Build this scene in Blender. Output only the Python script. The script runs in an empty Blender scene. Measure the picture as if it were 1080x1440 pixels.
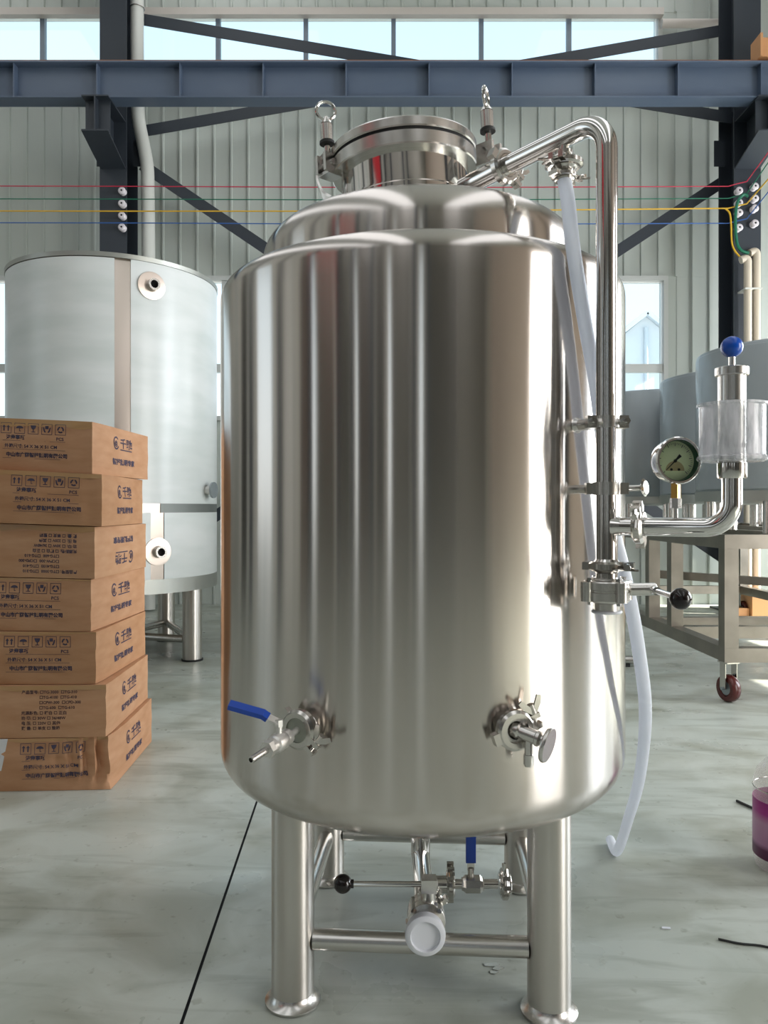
import bpy, bmesh, math, random
from mathutils import Vector, Matrix, noise
random.seed(7)
scene = bpy.context.scene
COL = scene.collection
PI = math.pi
V = Vector

# ------------------------------------------------------------------ camera
F, CX, HY, CH = 1082.0, 540.0, 715.0, 1.17      # focal px, centre px, horizon px, camera height
cam = bpy.data.objects.new('camera', bpy.data.cameras.new('camera'))
COL.objects.link(cam)
cam.location = (0, 0, CH)
cam.rotation_euler = (PI/2, 0, 0)
cam.data.sensor_fit = 'VERTICAL'
cam.data.sensor_height = 36.0
cam.data.lens = 36.0*F/1440.0
cam.data.shift_y = (HY-720.0)/1440.0
cam.data.clip_start = 0.05
cam.data.clip_end = 300
scene.camera = cam

# ------------------------------------------------------------------ view, world, sun
vs = scene.view_settings
vs.view_transform = 'Standard'; vs.look = 'None'; vs.gamma = 1.0; vs.use_curve_mapping = False
vs.exposure = 0.1
scene.cycles.use_denoising = True
scene.cycles.max_bounces = 8
scene.cycles.sample_clamp_indirect = 6.0
scene.cycles.caustics_reflective = False
scene.cycles.caustics_refractive = False

w = bpy.data.worlds.new('sky'); scene.world = w; w.use_nodes = True
nt = w.node_tree; nt.nodes.clear()
out = nt.nodes.new('ShaderNodeOutputWorld'); bg = nt.nodes.new('ShaderNodeBackground')
tc = nt.nodes.new('ShaderNodeTexCoord'); sp = nt.nodes.new('ShaderNodeSeparateXYZ'); rp = nt.nodes.new('ShaderNodeValToRGB')
nt.links.new(tc.outputs['Generated'], sp.inputs[0]); nt.links.new(sp.outputs['Z'], rp.inputs[0])
rp.color_ramp.elements[0].position = 0.0; rp.color_ramp.elements[0].color = (0.90, 0.97, 1.0, 1)
rp.color_ramp.elements[1].position = 0.9; rp.color_ramp.elements[1].color = (0.42, 0.74, 1.0, 1)
nt.links.new(rp.outputs[0], bg.inputs[0]); bg.inputs[1].default_value = 1.4
nt.links.new(bg.outputs[0], out.inputs[0])

sun = bpy.data.objects.new('sun', bpy.data.lights.new('sun', 'SUN')); COL.objects.link(sun)
sun.data.energy = 13.0; sun.data.angle = 0.01; sun.data.color = (1.0, 0.95, 0.86)
sun.rotation_euler = V((-0.80, 0.12, -0.80)).to_track_quat('-Z', 'Y').to_euler()

# daylight standing in the open roller doorway and the tall windows of the right-hand wall
def day(name, loc, sy, sz, watts, col=(1,.97,.93)):
    l = bpy.data.objects.new(name, bpy.data.lights.new(name, 'AREA')); COL.objects.link(l)
    l.data.shape = 'RECTANGLE'; l.data.size = sz; l.data.size_y = sy; l.data.energy = watts; l.data.color = col
    l.location = loc; l.rotation_euler = (0, PI/2, 0)
day('door_daylight', (7.06, -1.425, 2.3), 2.65, 4.6, 330)
day('tall_window_daylight', (7.06, 3.7, 2.75), 2.0, 3.7, 330, (.90,.95,1))
day('window_daylight', (7.06, 6.9, 2.45), 4.0, 2.9, 260, (.92,.97,1))
ROOF_FILL = 1.5     # strength of the unseen glowing strips added overhead to light the hall
# ------------------------------------------------------------------ helpers: geometry
def X(px, Y): return (px-CX)/F*Y
def Z(py, Y): return CH+(HY-py)/F*Y
def P(px, py, Y): return V((X(px, Y), Y, Z(py, Y)))

def frame(a):
    a = V(a).normalized()
    t = V((0, 0, 1)) if abs(a.z) < 0.9 else V((1, 0, 0))
    u = t.cross(a).normalized(); v = a.cross(u)
    return u, v, a

class G:
    """collects solids into one mesh"""
    def __init__(s): s.v = []; s.f = []
    def add(s, vs, fs):
        n = len(s.v); s.v += [V(p) for p in vs]; s.f += [tuple(i+n for i in f) for f in fs]; return s
    def box(s, c, size, rz=0.0, M=None):
        hx, hy, hz = size[0]/2, size[1]/2, size[2]/2
        R = M if M is not None else Matrix.Rotation(rz, 3, 'Z')
        c = V(c)
        vs = [c+R@V((x*hx, y*hy, z*hz)) for x in (-1, 1) for y in (-1, 1) for z in (-1, 1)]
        return s.add(vs, [(0,1,3,2),(4,6,7,5),(0,4,5,1),(2,3,7,6),(0,2,6,4),(1,5,7,3)])
    def bbox(s, a, b):
        return s.box([(a[i]+b[i])/2 for i in range(3)], [abs(b[i]-a[i]) for i in range(3)])
    def bar(s, p0, p1, wid, thick, up=(0,0,1)):
        p0, p1 = V(p0), V(p1); d = (p1-p0); L = d.length; d.normalize()
        u = V(up).cross(d)
        if u.length < 1e-4: u = V((1,0,0)).cross(d)
        u.normalize(); n = d.cross(u)
        return s.box((p0+p1)/2, (L, wid, thick), M=Matrix((d, u, n)).transposed())
    def lathe(s, prof, o=(0,0,0), a=(0,0,1), seg=32, u=None):
        """prof: (r, h) list along the axis a; r = 0 closes"""
        uu, vv, aa = frame(a); o = V(o)
        rows = []
        for r, h in prof:
            if r < 1e-6: rows.append([len(s.v)]); s.v.append(o+aa*h)
            else:
                rows.append(list(range(len(s.v), len(s.v)+seg)))
                for k in range(seg):
                    t = 2*PI*k/seg
                    s.v.append(o+aa*h+(uu*math.cos(t)+vv*math.sin(t))*r)
        for A, B in zip(rows[:-1], rows[1:]):
            if len(A) == 1 and len(B) == 1: continue
            for k in range(seg):
                k2 = (k+1) % seg
                if len(A) == 1: s.f.append((A[0], B[k2], B[k]))
                elif len(B) == 1: s.f.append((A[k], A[k2], B[0]))
                else: s.f.append((A[k], A[k2], B[k2], B[k]))
        return s
    def cyl(s, p0, p1, r0, r1=None, seg=24, bev=0.0):
        p0, p1 = V(p0), V(p1); L = (p1-p0).length; r1 = r0 if r1 is None else r1
        if bev: pr = [(0,0),(r0-bev,0),(r0,bev),(r1,L-bev),(r1-bev,L),(0,L)]
        else: pr = [(0,0),(r0,0),(r1,L),(0,L)]
        return s.lathe(pr, p0, p1-p0, seg)
    def sphere(s, c, r, seg=24, n=12, a=(0,0,1), sq=1.0):
        return s.lathe([(max(0, r*math.sin(PI*i/n)) if 0 < i < n else 0, -r*sq*math.cos(PI*i/n)) for i in range(n+1)], c, a, seg)
    def torus(s, c, a, R, r, seg=32, n=10, arc=(0, 2*PI)):
        u, v, aa = frame(a); c = V(c); full = abs(arc[1]-arc[0]-2*PI) < 1e-6
        m = seg if full else seg+1; b = len(s.v)
        for i in range(m):
            t = arc[0]+(arc[1]-arc[0])*i/seg; d = u*math.cos(t)+v*math.sin(t)
            for j in range(n):
                q = 2*PI*j/n; s.v.append(c+d*(R+r*math.cos(q))+aa*r*math.sin(q))
        for i in range(seg):
            i2 = (i+1) % m
            for j in range(n):
                j2 = (j+1) % n
                s.f.append((b+i*n+j, b+i2*n+j, b+i2*n+j2, b+i*n+j2))
        return s
    def tube(s, pts, r, seg=16, caps=True, inner=None):
        pts = [V(p) for p in pts]; rings = []; pu = None
        for i, p in enumerate(pts):
            d = (pts[min(i+1, len(pts)-1)]-pts[max(i-1, 0)]).normalized()
            if pu is None: u = frame(d)[0]
            else:
                u = pu-d*pu.dot(d); u.normalize()
            pu = u; v = d.cross(u)
            rr = r[i] if isinstance(r, (list, tuple)) else r
            rings.append(list(range(len(s.v), len(s.v)+seg)))
            for k in range(seg):
                t = 2*PI*k/seg; s.v.append(p+(u*math.cos(t)+v*math.sin(t))*rr)
        for A, B in zip(rings[:-1], rings[1:]):
            for k in range(seg):
                k2 = (k+1) % seg; s.f.append((A[k], A[k2], B[k2], B[k]))
        if caps: s.f.append(tuple(reversed(rings[0]))); s.f.append(tuple(rings[-1]))
        return s
    def prism(s, poly, p, u, v, t):
        """poly in (u, v) plane at p, extruded by t along u x v"""
        u, v = V(u).normalized(), V(v).normalized(); n = u.cross(v); p = V(p); m = len(poly)
        vs = [p+u*a+v*b for a, b in poly]+[p+u*a+v*b+n*t for a, b in poly]
        fs = [tuple(reversed(range(m))), tuple(range(m, 2*m))]
        fs += [(i, (i+1) % m, (i+1) % m+m, i+m) for i in range(m)]
        return s.add(vs, fs)
    def mesh(s, name, mat=None, ang=35, off=None, smooth=True):
        me = bpy.data.meshes.new(name)
        o = V(off) if off is not None else V((0,0,0))
        me.from_pydata([tuple(p-o) for p in s.v], [], s.f)
        bm = bmesh.new(); bm.from_mesh(me); bmesh.ops.recalc_face_normals(bm, faces=bm.faces); bm.to_mesh(me); bm.free()
        if smooth:
            me.polygons.foreach_set('use_smooth', [True]*len(me.polygons))
            me.set_sharp_from_angle(angle=math.radians(ang))
        if mat: me.materials.append(mat)
        return me

def fillet(pts, rad, n=8):
    """round the corners of a polyline"""
    pts = [V(p) for p in pts]; o = [pts[0]]
    for i in range(1, len(pts)-1):
        a, b, c = pts[i-1], pts[i], pts[i+1]
        d0 = (a-b).normalized(); d1 = (c-b).normalized()
        half = math.acos(max(-1, min(1, d0.dot(d1))))/2
        t = min(rad/math.tan(half), (a-b).length*0.49, (c-b).length*0.49); rr = t*math.tan(half)
        ctr = b+(d0+d1).normalized()*(rr/math.sin(half))
        s0 = b+d0*t-ctr; s1 = b+d1*t-ctr
        tot = PI-2*half
        for k in range(n+1):
            f_ = k/n; o.append(ctr+(s0*math.sin((1-f_)*tot)+s1*math.sin(f_*tot))/math.sin(tot))
    o.append(pts[-1]); return o

def catmull(pts, n=10):
    pts = [V(p) for p in pts]; q = [pts[0]*2-pts[1]]+pts+[pts[-1]*2-pts[-2]]; o = []
    for i in range(1, len(q)-2):
        a, b, c, d = q[i-1:i+3]
        for k in range(n):
            t = k/n
            o.append(0.5*((2*b)+(c-a)*t+(2*a-5*b+4*c-d)*t*t+(3*b-a-3*c+d)*t**3))
    o.append(pts[-1]); return o

# ------------------------------------------------------------------ helpers: objects
class T:
    """a thing: an Empty at its base that parents its parts (parts are given in world coordinates)"""
    def __init__(s, name, loc, label, cat, group=None, kind=None):
        s.e = bpy.data.objects.new(name, None); COL.objects.link(s.e)
        s.loc = V(loc); s.e.location = s.loc; s.e.empty_display_size = 0.05
        tag(s.e, label, cat, group, kind)
    def part(s, name, g, mat, parent=None, label=None, ang=35, smooth=True, kind=None):
        o = bpy.data.objects.new(name, g.mesh(name, mat, ang, s.loc, smooth) if isinstance(g, G) else g)
        COL.objects.link(o); o.parent = parent or s.e
        if label: o['label'] = label
        if kind: o['kind'] = kind
        return o
def tag(o, label=None, cat=None, group=None, kind=None):
    if label: o['label'] = label
    if cat: o['category'] = cat
    if group: o['group'] = group
    if kind: o['kind'] = kind
    return o
def solo(name, g, mat, label=None, cat=None, group=None, kind=None, ang=35, smooth=True):
    o = bpy.data.objects.new(name, g.mesh(name, mat, ang, None, smooth)); COL.objects.link(o)
    return tag(o, label, cat, group, kind)
def piece(name, me, parent, loc=(0,0,0), rot=(0,0,0)):
    o = bpy.data.objects.new(name, me); COL.objects.link(o); o.parent = parent; o.location = loc; o.rotation_euler = rot
    return o

# ------------------------------------------------------------------ materials
def mat(name, col=(.5,.5,.5), rough=.5, metal=0.0, spec=.5, **kw):
    m = bpy.data.materials.new(name); m.use_nodes = True
    b = m.node_tree.nodes['Principled BSDF']
    b.inputs['Base Color'].default_value = (*col, 1); b.inputs['Roughness'].default_value = rough
    b.inputs['Metallic'].default_value = metal; b.inputs['Specular IOR Level'].default_value = spec
    for k, v in kw.items(): b.inputs[k].default_value = v
    return m
def N(m, t, **kw):
    n = m.node_tree.nodes.new(t)
    for k, v in kw.items(): setattr(n, k, v)
    return n
def L(m, a, b): m.node_tree.links.new(a, b)
def BS(m): return m.node_tree.nodes['Principled BSDF']
def noisecol(m, c0, c1, scale=(4,4,4), detail=4, lo=.35, hi=.65, coord='Object', rough=None):
    t = N(m,'ShaderNodeTexCoord'); mp = N(m,'ShaderNodeMapping'); n = N(m,'ShaderNodeTexNoise'); r = N(m,'ShaderNodeValToRGB')
    mp.inputs['Scale'].default_value = scale; n.inputs['Scale'].default_value = 1.0; n.inputs['Detail'].default_value = detail
    L(m, t.outputs[coord], mp.inputs[0]); L(m, mp.outputs[0], n.inputs['Vector']); L(m, n.outputs['Fac'], r.inputs[0])
    r.color_ramp.elements[0].position = lo; r.color_ramp.elements[0].color = (*c0, 1)
    r.color_ramp.elements[1].position = hi; r.color_ramp.elements[1].color = (*c1, 1)
    L(m, r.outputs[0], BS(m).inputs['Base Color'])
    if rough:
        q = N(m,'ShaderNodeMapRange'); q.inputs['To Min'].default_value = rough[0]; q.inputs['To Max'].default_value = rough[1]
        L(m, n.outputs['Fac'], q.inputs[0]); L(m, q.outputs[0], BS(m).inputs['Roughness'])
    return n, r
def bump(m, scale=(50,50,50), strength=.1, dist=.001, detail=3):
    t = N(m,'ShaderNodeTexCoord'); mp = N(m,'ShaderNodeMapping'); n = N(m,'ShaderNodeTexNoise'); b = N(m,'ShaderNodeBump')
    mp.inputs['Scale'].default_value = scale; n.inputs['Scale'].default_value = 1; n.inputs['Detail'].default_value = detail
    b.inputs['Strength'].default_value = strength; b.inputs['Distance'].default_value = dist
    L(m, t.outputs['Object'], mp.inputs[0]); L(m, mp.outputs[0], n.inputs['Vector']); L(m, n.outputs['Fac'], b.inputs['Height'])
    L(m, b.outputs[0], BS(m).inputs['Normal']); return b

def brushed(name, col, rough, aniso, wave=0.0, wscale=14.0):
    """sheet steel brushed round its axis: reflections smear along the axis; the sheet is slightly wavy round it"""
    m = mat(name, col, rough, 1.0)
    b = BS(m); b.inputs['Anisotropic'].default_value = aniso; b.inputs['Anisotropic Rotation'].default_value = 0.25
    tg = N(m,'ShaderNodeTangent', direction_type='RADIAL', axis='Z'); L(m, tg.outputs[0], b.inputs['Tangent'])
    if wave:
        t = N(m,'ShaderNodeTexCoord'); mp = N(m,'ShaderNodeMapping'); n = N(m,'ShaderNodeTexNoise'); bp = N(m,'ShaderNodeBump')
        mp.inputs['Scale'].default_value = (wscale, wscale, 0.10); n.inputs['Scale'].default_value = 1; n.inputs['Detail'].default_value = 2.5; n.inputs['Roughness'].default_value = .5
        bp.inputs['Strength'].default_value = 1.0; bp.inputs['Distance'].default_value = wave
        L(m, t.outputs['Object'], mp.inputs[0]); L(m, mp.outputs[0], n.inputs['Vector']); L(m, n.outputs['Fac'], bp.inputs['Height'])
        L(m, bp.outputs[0], b.inputs['Normal'])
    return m

M = {}
M['shell'] = brushed('brushed_steel_shell', (.62,.578,.54), .17, 1.0, .0014, 6.0)
M['leg'] = brushed('brushed_steel_leg', (.62,.59,.55), .34, .8, .0002, 40)
M['polish'] = mat('polished_steel', (.70,.68,.66), .10, 1.0)
M['satin'] = mat('satin_steel', (.64,.62,.59), .26, 1.0); bump(M['satin'], (300,300,300), .1, .0005)
M['cast'] = mat('cast_steel', (.58,.555,.52), .19, 1.0)
M['valve'] = mat('nickel_valve', (.74,.72,.69), .36, .85)
M['dullcap'] = mat('dull_cap', (.36,.37,.32), .42, .8)
M['brass'] = mat('brass', (.62,.36,.10), .30, 1.0)
M['blackball'] = mat('black_plastic', (.008,.005,.005), .12)
M['dark'] = mat('dark_gap', (.012,.012,.013), .8)
M['rubber'] = mat('rubber', (.02,.02,.02), .6)
M['blueball'] = mat('blue_plastic', (.004,.075,.45), .22)
M['bluegrip'] = mat('blue_vinyl', (.008,.055,.36), .35)
M['whitecap'] = mat('white_plastic', (.72,.73,.78), .45)
M['hose'] = mat('milky_silicone', (.90,.92,.98), .3, **{'Transmission Weight': .12, 'Subsurface Weight': .3, 'Subsurface Radius': (.02,.02,.02)})
hm = M['hose']; tr_n = N(hm,'ShaderNodeBsdfTranslucent'); tr_n.inputs[0].default_value = (.93,.95,1,1); mx_n = N(hm,'ShaderNodeMixShader'); mx_n.inputs[0].default_value = .45
L(hm, BS(hm).outputs[0], mx_n.inputs[1]); L(hm, tr_n.outputs[0], mx_n.inputs[2]); L(hm, mx_n.outputs[0], hm.node_tree.nodes['Material Output'].inputs[0])
M['film'] = mat('white_film', (.68,.72,.71), .30, 0.0, .6)
noisecol(M['film'], (.64,.685,.675), (.74,.77,.77), (1.5,1.5,6), 3)
M['filmstrip'] = mat('bare_steel_strip', (.74,.64,.57), .38, 1.0)
M['raw'] = mat('mill_steel', (.36,.40,.42), .42, 0.75)
noisecol(M['raw'], (.30,.34,.365), (.42,.455,.475), (2,2,.8), 4)
M['band'] = mat('dark_band', (.20,.215,.205), .5, .6)
M['rawedge'] = mat('mill_steel_edge', (.42,.43,.40), .40, .8)
M['cart'] = mat('cart_steel', (.28,.26,.225), .34, 1.0)
noisecol(M['cart'], (.25,.23,.20), (.33,.30,.26), (5,5,5), 3, rough=(.28,.42))
M['redwheel'] = mat('red_polyurethane', (.085,.014,.012), .25)
M['girder'] = mat('blue_grey_paint', (.085,.11,.155), .40); noisecol(M['girder'], (.085,.12,.185), (.11,.145,.205), (.8,2,2), 3)
M['column'] = mat('navy_paint', (.032,.040,.052), .45)
M['rail'] = mat('rusty_rail', (.33,.15,.085), .6); noisecol(M['rail'], (.38,.18,.10), (.25,.12,.07), (6,20,20), 3)
M['stop'] = mat('orange_primer', (.60,.30,.13), .6)
M['panel'] = mat('wall_sheet', (.52,.56,.52), .42); noisecol(M['panel'], (.50,.54,.50), (.56,.60,.56), (.6,.6,.35), 4)
M['wall'] = mat('wall_core', (.50,.54,.50), .6)
M['rearwall'] = mat('rear_wall', (.36,.34,.31), .7)
M['sidewall'] = mat('side_wall', (.45,.47,.44), .6); noisecol(M['sidewall'], (.40,.42,.39), (.58,.56,.52), (.05,3.5,.05), 3, .4, .6)
M['doordark'] = mat('dark_door', (.03,.028,.023), .6)  # colours of the unseen panels added to streak the tank's reflections
M['doorolive'] = mat('olive_door', (.075,.070,.055), .6)
M['doorbrown'] = mat('brown_door', (.085,.055,.042), .6)
M['doorpale'] = mat('pale_door', (.60,.60,.58), .5)
M['beige'] = mat('beige_wall', (.74,.60,.51), .6)
M['ceil'] = mat('ceiling_sheet', (.45,.47,.46), .7)
M['frame'] = mat('window_frame', (.62,.64,.62), .4)
M['mullion'] = mat('window_mullion', (.22,.27,.33), .4)
M['trim'] = mat('cream_trim', (.62,.57,.52), .5)
M['pvc'] = mat('white_pvc', (.66,.67,.63), .35)
M['conduit'] = mat('cream_conduit', (.66,.58,.47), .4)
M['porcelain'] = mat('porcelain', (.75,.70,.74), .2)
M['banner'] = mat('red_cloth', (.62,.01,.025), .7)
for n_, c_ in (('red',(.55,.03,.07)),('green',(.01,.16,.09)),('yellow',(.75,.45,.03)),('blue',(.03,.12,.40))):
    M['wire_'+n_] = mat('wire_'+n_, c_, .45)
M['outwhite'] = mat('white_render', (.72,.76,.80), .7)
M['outroof'] = mat('pale_roof', (.60,.66,.72), .7)
M['ground'] = mat('outdoor_ground', (.42,.41,.39), .9); noisecol(M['ground'], (.38,.37,.35), (.46,.45,.43), (.3,.3,.3), 3)
M['ink'] = mat('navy_ink', (.060,.048,.085), .7)
M['inkbrown'] = mat('faded_ink', (.10,.055,.06), .7)
M['paper'] = mat('white_paper', (.74,.73,.74), .6)
M['tape'] = mat('clear_tape', (.52,.30,.14), .18, 0.0, .6)

def glass(name, tint=(.93,.97,.98), refl=.06):
    m = bpy.data.materials.new(name); m.use_nodes = True; n = m.node_tree.nodes; n.clear()
    o = n.new('ShaderNodeOutputMaterial'); t = n.new('ShaderNodeBsdfTransparent'); g = n.new('ShaderNodeBsdfGlossy'); x = n.new('ShaderNodeMixShader')
    t.inputs[0].default_value = (*tint,1); g.inputs['Roughness'].default_value = .03; f = n.new('ShaderNodeFresnel'); f.inputs[0].default_value = 1.0+refl*6
    L(m, f.outputs[0], x.inputs[0]); L(m, t.outputs[0], x.inputs[1]); L(m, g.outputs[0], x.inputs[2]); L(m, x.outputs[0], o.inputs[0])
    return m
M['glass'] = glass('window_glass')
def cloudy(name, col, alpha, rough=.15):
    m = mat(name, col, rough); m.node_tree.nodes['Principled BSDF'].inputs['Alpha'].default_value = alpha
    return m
M['cup'] = cloudy('scuffed_clear_plastic', (.80,.80,.84), .42)
n_, r_ = noisecol(M['cup'], (.70,.72,.75), (.92,.90,.95), (60,60,12), 4)
mr = N(M['cup'],'ShaderNodeMapRange'); mr.inputs['From Min'].default_value=.35; mr.inputs['From Max'].default_value=.65; mr.inputs['To Min'].default_value=.30; mr.inputs['To Max'].default_value=.62
L(M['cup'], n_.outputs['Fac'], mr.inputs[0]); L(M['cup'], mr.outputs[0], BS(M['cup']).inputs['Alpha'])
M['bottle'] = cloudy('clear_bottle', (.80,.74,.72), .28, .08)
M['wrap'] = cloudy('protective_film', (.60,.66,.70), .45, .18)

# pale green floor coating: scuffs, stains, dust
def floor_mat():
    m = mat('floor_coating', (.42,.47,.43), .3); b = BS(m)
    t = N(m,'ShaderNodeTexCoord')
    def nz(sc, det, rot=0, dis=0.0):
        mp = N(m,'ShaderNodeMapping'); mp.inputs['Scale'].default_value = sc; mp.inputs['Rotation'].default_value = (0,0,rot)
        n = N(m,'ShaderNodeTexNoise'); n.inputs['Scale'].default_value = 1; n.inputs['Detail'].default_value = det; n.inputs['Distortion'].default_value = dis
        L(m, t.outputs['Object'], mp.inputs[0]); L(m, mp.outputs[0], n.inputs['Vector']); return n
    def ramp(n, a, ca, bb, cb):
        r = N(m,'ShaderNodeValToRGB'); r.color_ramp.elements[0].position = a; r.color_ramp.elements[0].color = (*ca,1)
        r.color_ramp.elements[1].position = bb; r.color_ramp.elements[1].color = (*cb,1); L(m, n.outputs['Fac'], r.inputs[0]); return r
    def mixn(a, bsock, fac, typ='MULTIPLY'):
        x = N(m,'ShaderNodeMix', data_type='RGBA', blend_type=typ); x.inputs[0].default_value = fac
        L(m, a, x.inputs[6]); L(m, bsock, x.inputs[7]); return x.outputs[2]
    base = ramp(nz((.9,.9,1), 6), .36, (.45,.485,.435), .68, (.57,.59,.53))
    st = ramp(nz((2.3,3.0,1), 7, .4, .8), .36, (.55,.53,.45), .56, (1,1,1))
    sc = ramp(nz((1.6,9,1), 6, .9, 1.6), .32, (.60,.60,.56), .47, (1,1,1))
    sp = ramp(nz((26,26,1), 3), .27, (.55,.52,.46), .36, (1,1,1))
    c = mixn(base.outputs[0], st.outputs[0], .62); c = mixn(c, sc.outputs[0], .5); c = mixn(c, sp.outputs[0], .5)
    L(m, c, b.inputs['Base Color'])
    rg = N(m,'ShaderNodeMapRange'); rg.inputs['From Min'].default_value=.3; rg.inputs['From Max'].default_value=.7; rg.inputs['To Min'].default_value=.22; rg.inputs['To Max'].default_value=.5
    L(m, nz((3,3,1),5).outputs['Fac'], rg.inputs[0]); L(m, rg.outputs[0], b.inputs['Roughness'])
    return m
M['floor'] = floor_mat()

def carton_mat(name, c0, c1):
    m = mat(name, c0, .62, 0, .35); noisecol(m, c0, c1, (7,7,26), 5, .3, .7)
    bump(m, (4,4,170), .25, .0006, 2); return m
M['carton'] = [carton_mat('carton_%d' % i, *c) for i, c in enumerate((((.50,.255,.130),(.59,.325,.185)), ((.47,.235,.115),(.56,.305,.165)), ((.52,.27,.14),(.60,.34,.195))))]

# ------------------------------------------------------------------ the hall
WY = 9.4                                    # back wall
XL, XR, YR, ZC = -8.2, 7.0, -8.5, 8.4
# floor: two pours with an open joint between them
g = G()
def joint_x(y): return -0.46-0.036*(y-1.746)
ys = (YR, WY+.3)
g.add([(XL-.3,ys[0],0),(joint_x(ys[0])-.004,ys[0],0),(joint_x(ys[1])-.004,ys[1],0),(XL-.3,ys[1],0)], [(0,1,2,3)])
g.add([(joint_x(ys[0])+.004,ys[0],0),(XR+.3,ys[0],0),(XR+.3,ys[1],0),(joint_x(ys[1])+.004,ys[1],0)], [(0,1,2,3)])
floor = solo('floor', g, M['floor'], kind='structure', smooth=False)
g = G().add([(joint_x(ys[0])-.03,ys[0],-.006),(joint_x(ys[0])+.03,ys[0],-.006),(joint_x(ys[1])+.03,ys[1],-.006),(joint_x(ys[1])-.03,ys[1],-.006)], [(0,1,2,3)])
jo = solo('joint', g, M['dark'], smooth=False); jo.parent = floor

# back wall with two strips of window
c_top, c_bot, c_r = Z(22, WY), Z(112, WY), X(924, WY)          # high strip
l_top, l_bot, l_r = Z(395, WY), Z(586, WY), X(932, WY)         # low strip
g = G(); y0, y1 = WY, WY+.12
for a, b in (((XL, 0), (XR, l_bot)), ((l_r, l_bot), (XR, l_top)), ((XL, l_top), (XR, c_bot)), ((c_r, c_bot), (XR, c_top)), ((XL, c_top), (XR, ZC))):
    g.bbox((a[0], y0, a[1]), (b[0], y1, b[1]))
wall_back = solo('wall_back', g, M['wall'], kind='structure', smooth=False)
PW = 0.2085
def panel_mesh(h, wd=PW):
    # flat sheet with one raised rib at its right edge
    pr = [(0,-.004),(wd-.034,-.004),(wd-.026,-.026),(wd-.008,-.026),(wd-.0008,-.004),(wd-.0008,0),(0,0)]
    return G().prism(pr, (0,0,h), (1,0,0), (0,1,0), -h).mesh('panel', M['panel'], smooth=False)
rows = ((0.0, l_bot-.05), (l_top+.05, c_bot-.04), (c_top+.04, ZC))
pm = [panel_mesh(b-a) for a, b in rows]; pm_mid = panel_mesh(l_top+.05-l_bot+.05-.001); pm_hi = panel_mesh(c_top-c_bot+.08-.001)
x = XL+.1; k = 0
while x < XR-PW:
    for (a, b), me in zip(rows, pm):
        piece('panel', me, wall_back, (x, WY, a+.0005))
    if x > l_r+.04: piece('panel', pm_mid, wall_back, (x, WY, l_bot-.05))
    if x > c_r+.04: piece('panel', pm_hi, wall_back, (x, WY, c_bot-.04))
    x += PW
def strip_window(idx, x0, x1, z0, z1, step, anchor, bars=(), fw=.05, mul=.05, mmat='mullion'):
    g = G()
    g.bbox((x0-fw, WY-.05, z1-.005), (x1+fw, WY+.10, z1+fw)); g.bbox((x0-fw, WY-.05, z0-fw), (x1+fw, WY+.10, z0+.005))
    g.bbox((x1-.005, WY-.0495, z0), (x1+fw, WY+.0995, z1))
    wo = solo('window_%d' % idx, g, M['frame'], kind='structure', smooth=False)
    xs = []; xx = anchor
    while xx > -5.6: xx -= step
    while xx < x1-.1:
        xs.append(xx); xx += step
    zz = [z0]+list(bars)+[z1]
    for q in xs:
        me = G().bbox((q-mul/2, WY-.02, z0), (q+mul/2, WY+.05, z1)).mesh('mullion', M[mmat], smooth=False); piece('mullion', me, wo)
    for bz in bars:
        me = G().bbox((x0, WY-.025, bz-.05), (x1, WY+.055, bz+.05)).mesh('transom', M['frame'], smooth=False); piece('transom', me, wo)
    ed = [x0]+xs+[x1]
    for a, b in zip(ed[:-1], ed[1:]):
        for c, d in zip(zz[:-1], zz[1:]):
            me = G().bbox((a+.02, WY+.012, c+.02), (b-.02, WY+.018, d-.02)).mesh('pane', M['glass'], smooth=False); piece('pane', me, wo)
    return wo
stp = 123.3/F*WY
strip_window(1, XL+.3, c_r, c_bot, c_top, stp, X(800, WY), mul=.055)
strip_window(2, XL+.3, l_r, l_bot, l_top, stp, X(932, WY)-stp*2.0, bars=(Z(518, WY),), mul=.06, mmat='frame')
# head trim over the high window
g = G().bbox((XL+.3, WY-.14, Z(20,WY-.14)), (X(928,WY), WY-.055, Z(10,WY-.14)))
solo('trim_1', g, M['trim'], kind='structure', smooth=False)
g = G().cyl((X(930,WY-.12), WY-.12, Z(33,WY-.12)), (X(1032,WY-.12), WY-.12, Z(33,WY-.12)), .05)
solo('trim_2', g, M['trim'], kind='structure')

# side, rear walls and roof
def wall_x(name, x, dirn, holes, m):
    """wall in the plane x with rectangular holes (y0, y1, z0, z1) that do not overlap in y"""
    g = G(); hs = sorted(holes); y = YR; t = .12*dirn
    for (a, b, c, d) in hs:
        if a > y: g.bbox((x, y, 0), (x+t, a, ZC))
        if c > 0: g.bbox((x, a, 0), (x+t, b, c))
        if d < ZC: g.bbox((x, a, d), (x+t, b, ZC))
        y = b
    if y < WY: g.bbox((x, y, 0), (x+t, WY, ZC))
    return solo(name, g, m, kind='structure', smooth=False)
right_holes = [(-2.75,-.10,0,4.6), (2.7,4.7,.9,4.6), (5.0,6.4,1.0,3.9), (6.65,8.9,1.0,3.9)]
wall_x('wall_right', XR, 1, right_holes, M['beige'])
left_holes = [(-3.2,-2.5,1.0,4.6),(1.6,3.3,1.0,4.6)]
wall_x('wall_left', XL, -1, left_holes, M['sidewall'])
g = G()
rear_gaps = [(-7.7,-7.2),(-3.7,-3.3),(-.55,-.2)]  # narrow slits added in the unseen wall for bright streaks in the shell
xx = XL
for a, b in rear_gaps:
    g.bbox((xx, YR-.12, 0), (a, YR, ZC)); g.bbox((a, YR-.12, 0), (b, YR, .9)); g.bbox((a, YR-.12, 5.0), (b, YR, ZC)); xx = b
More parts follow.
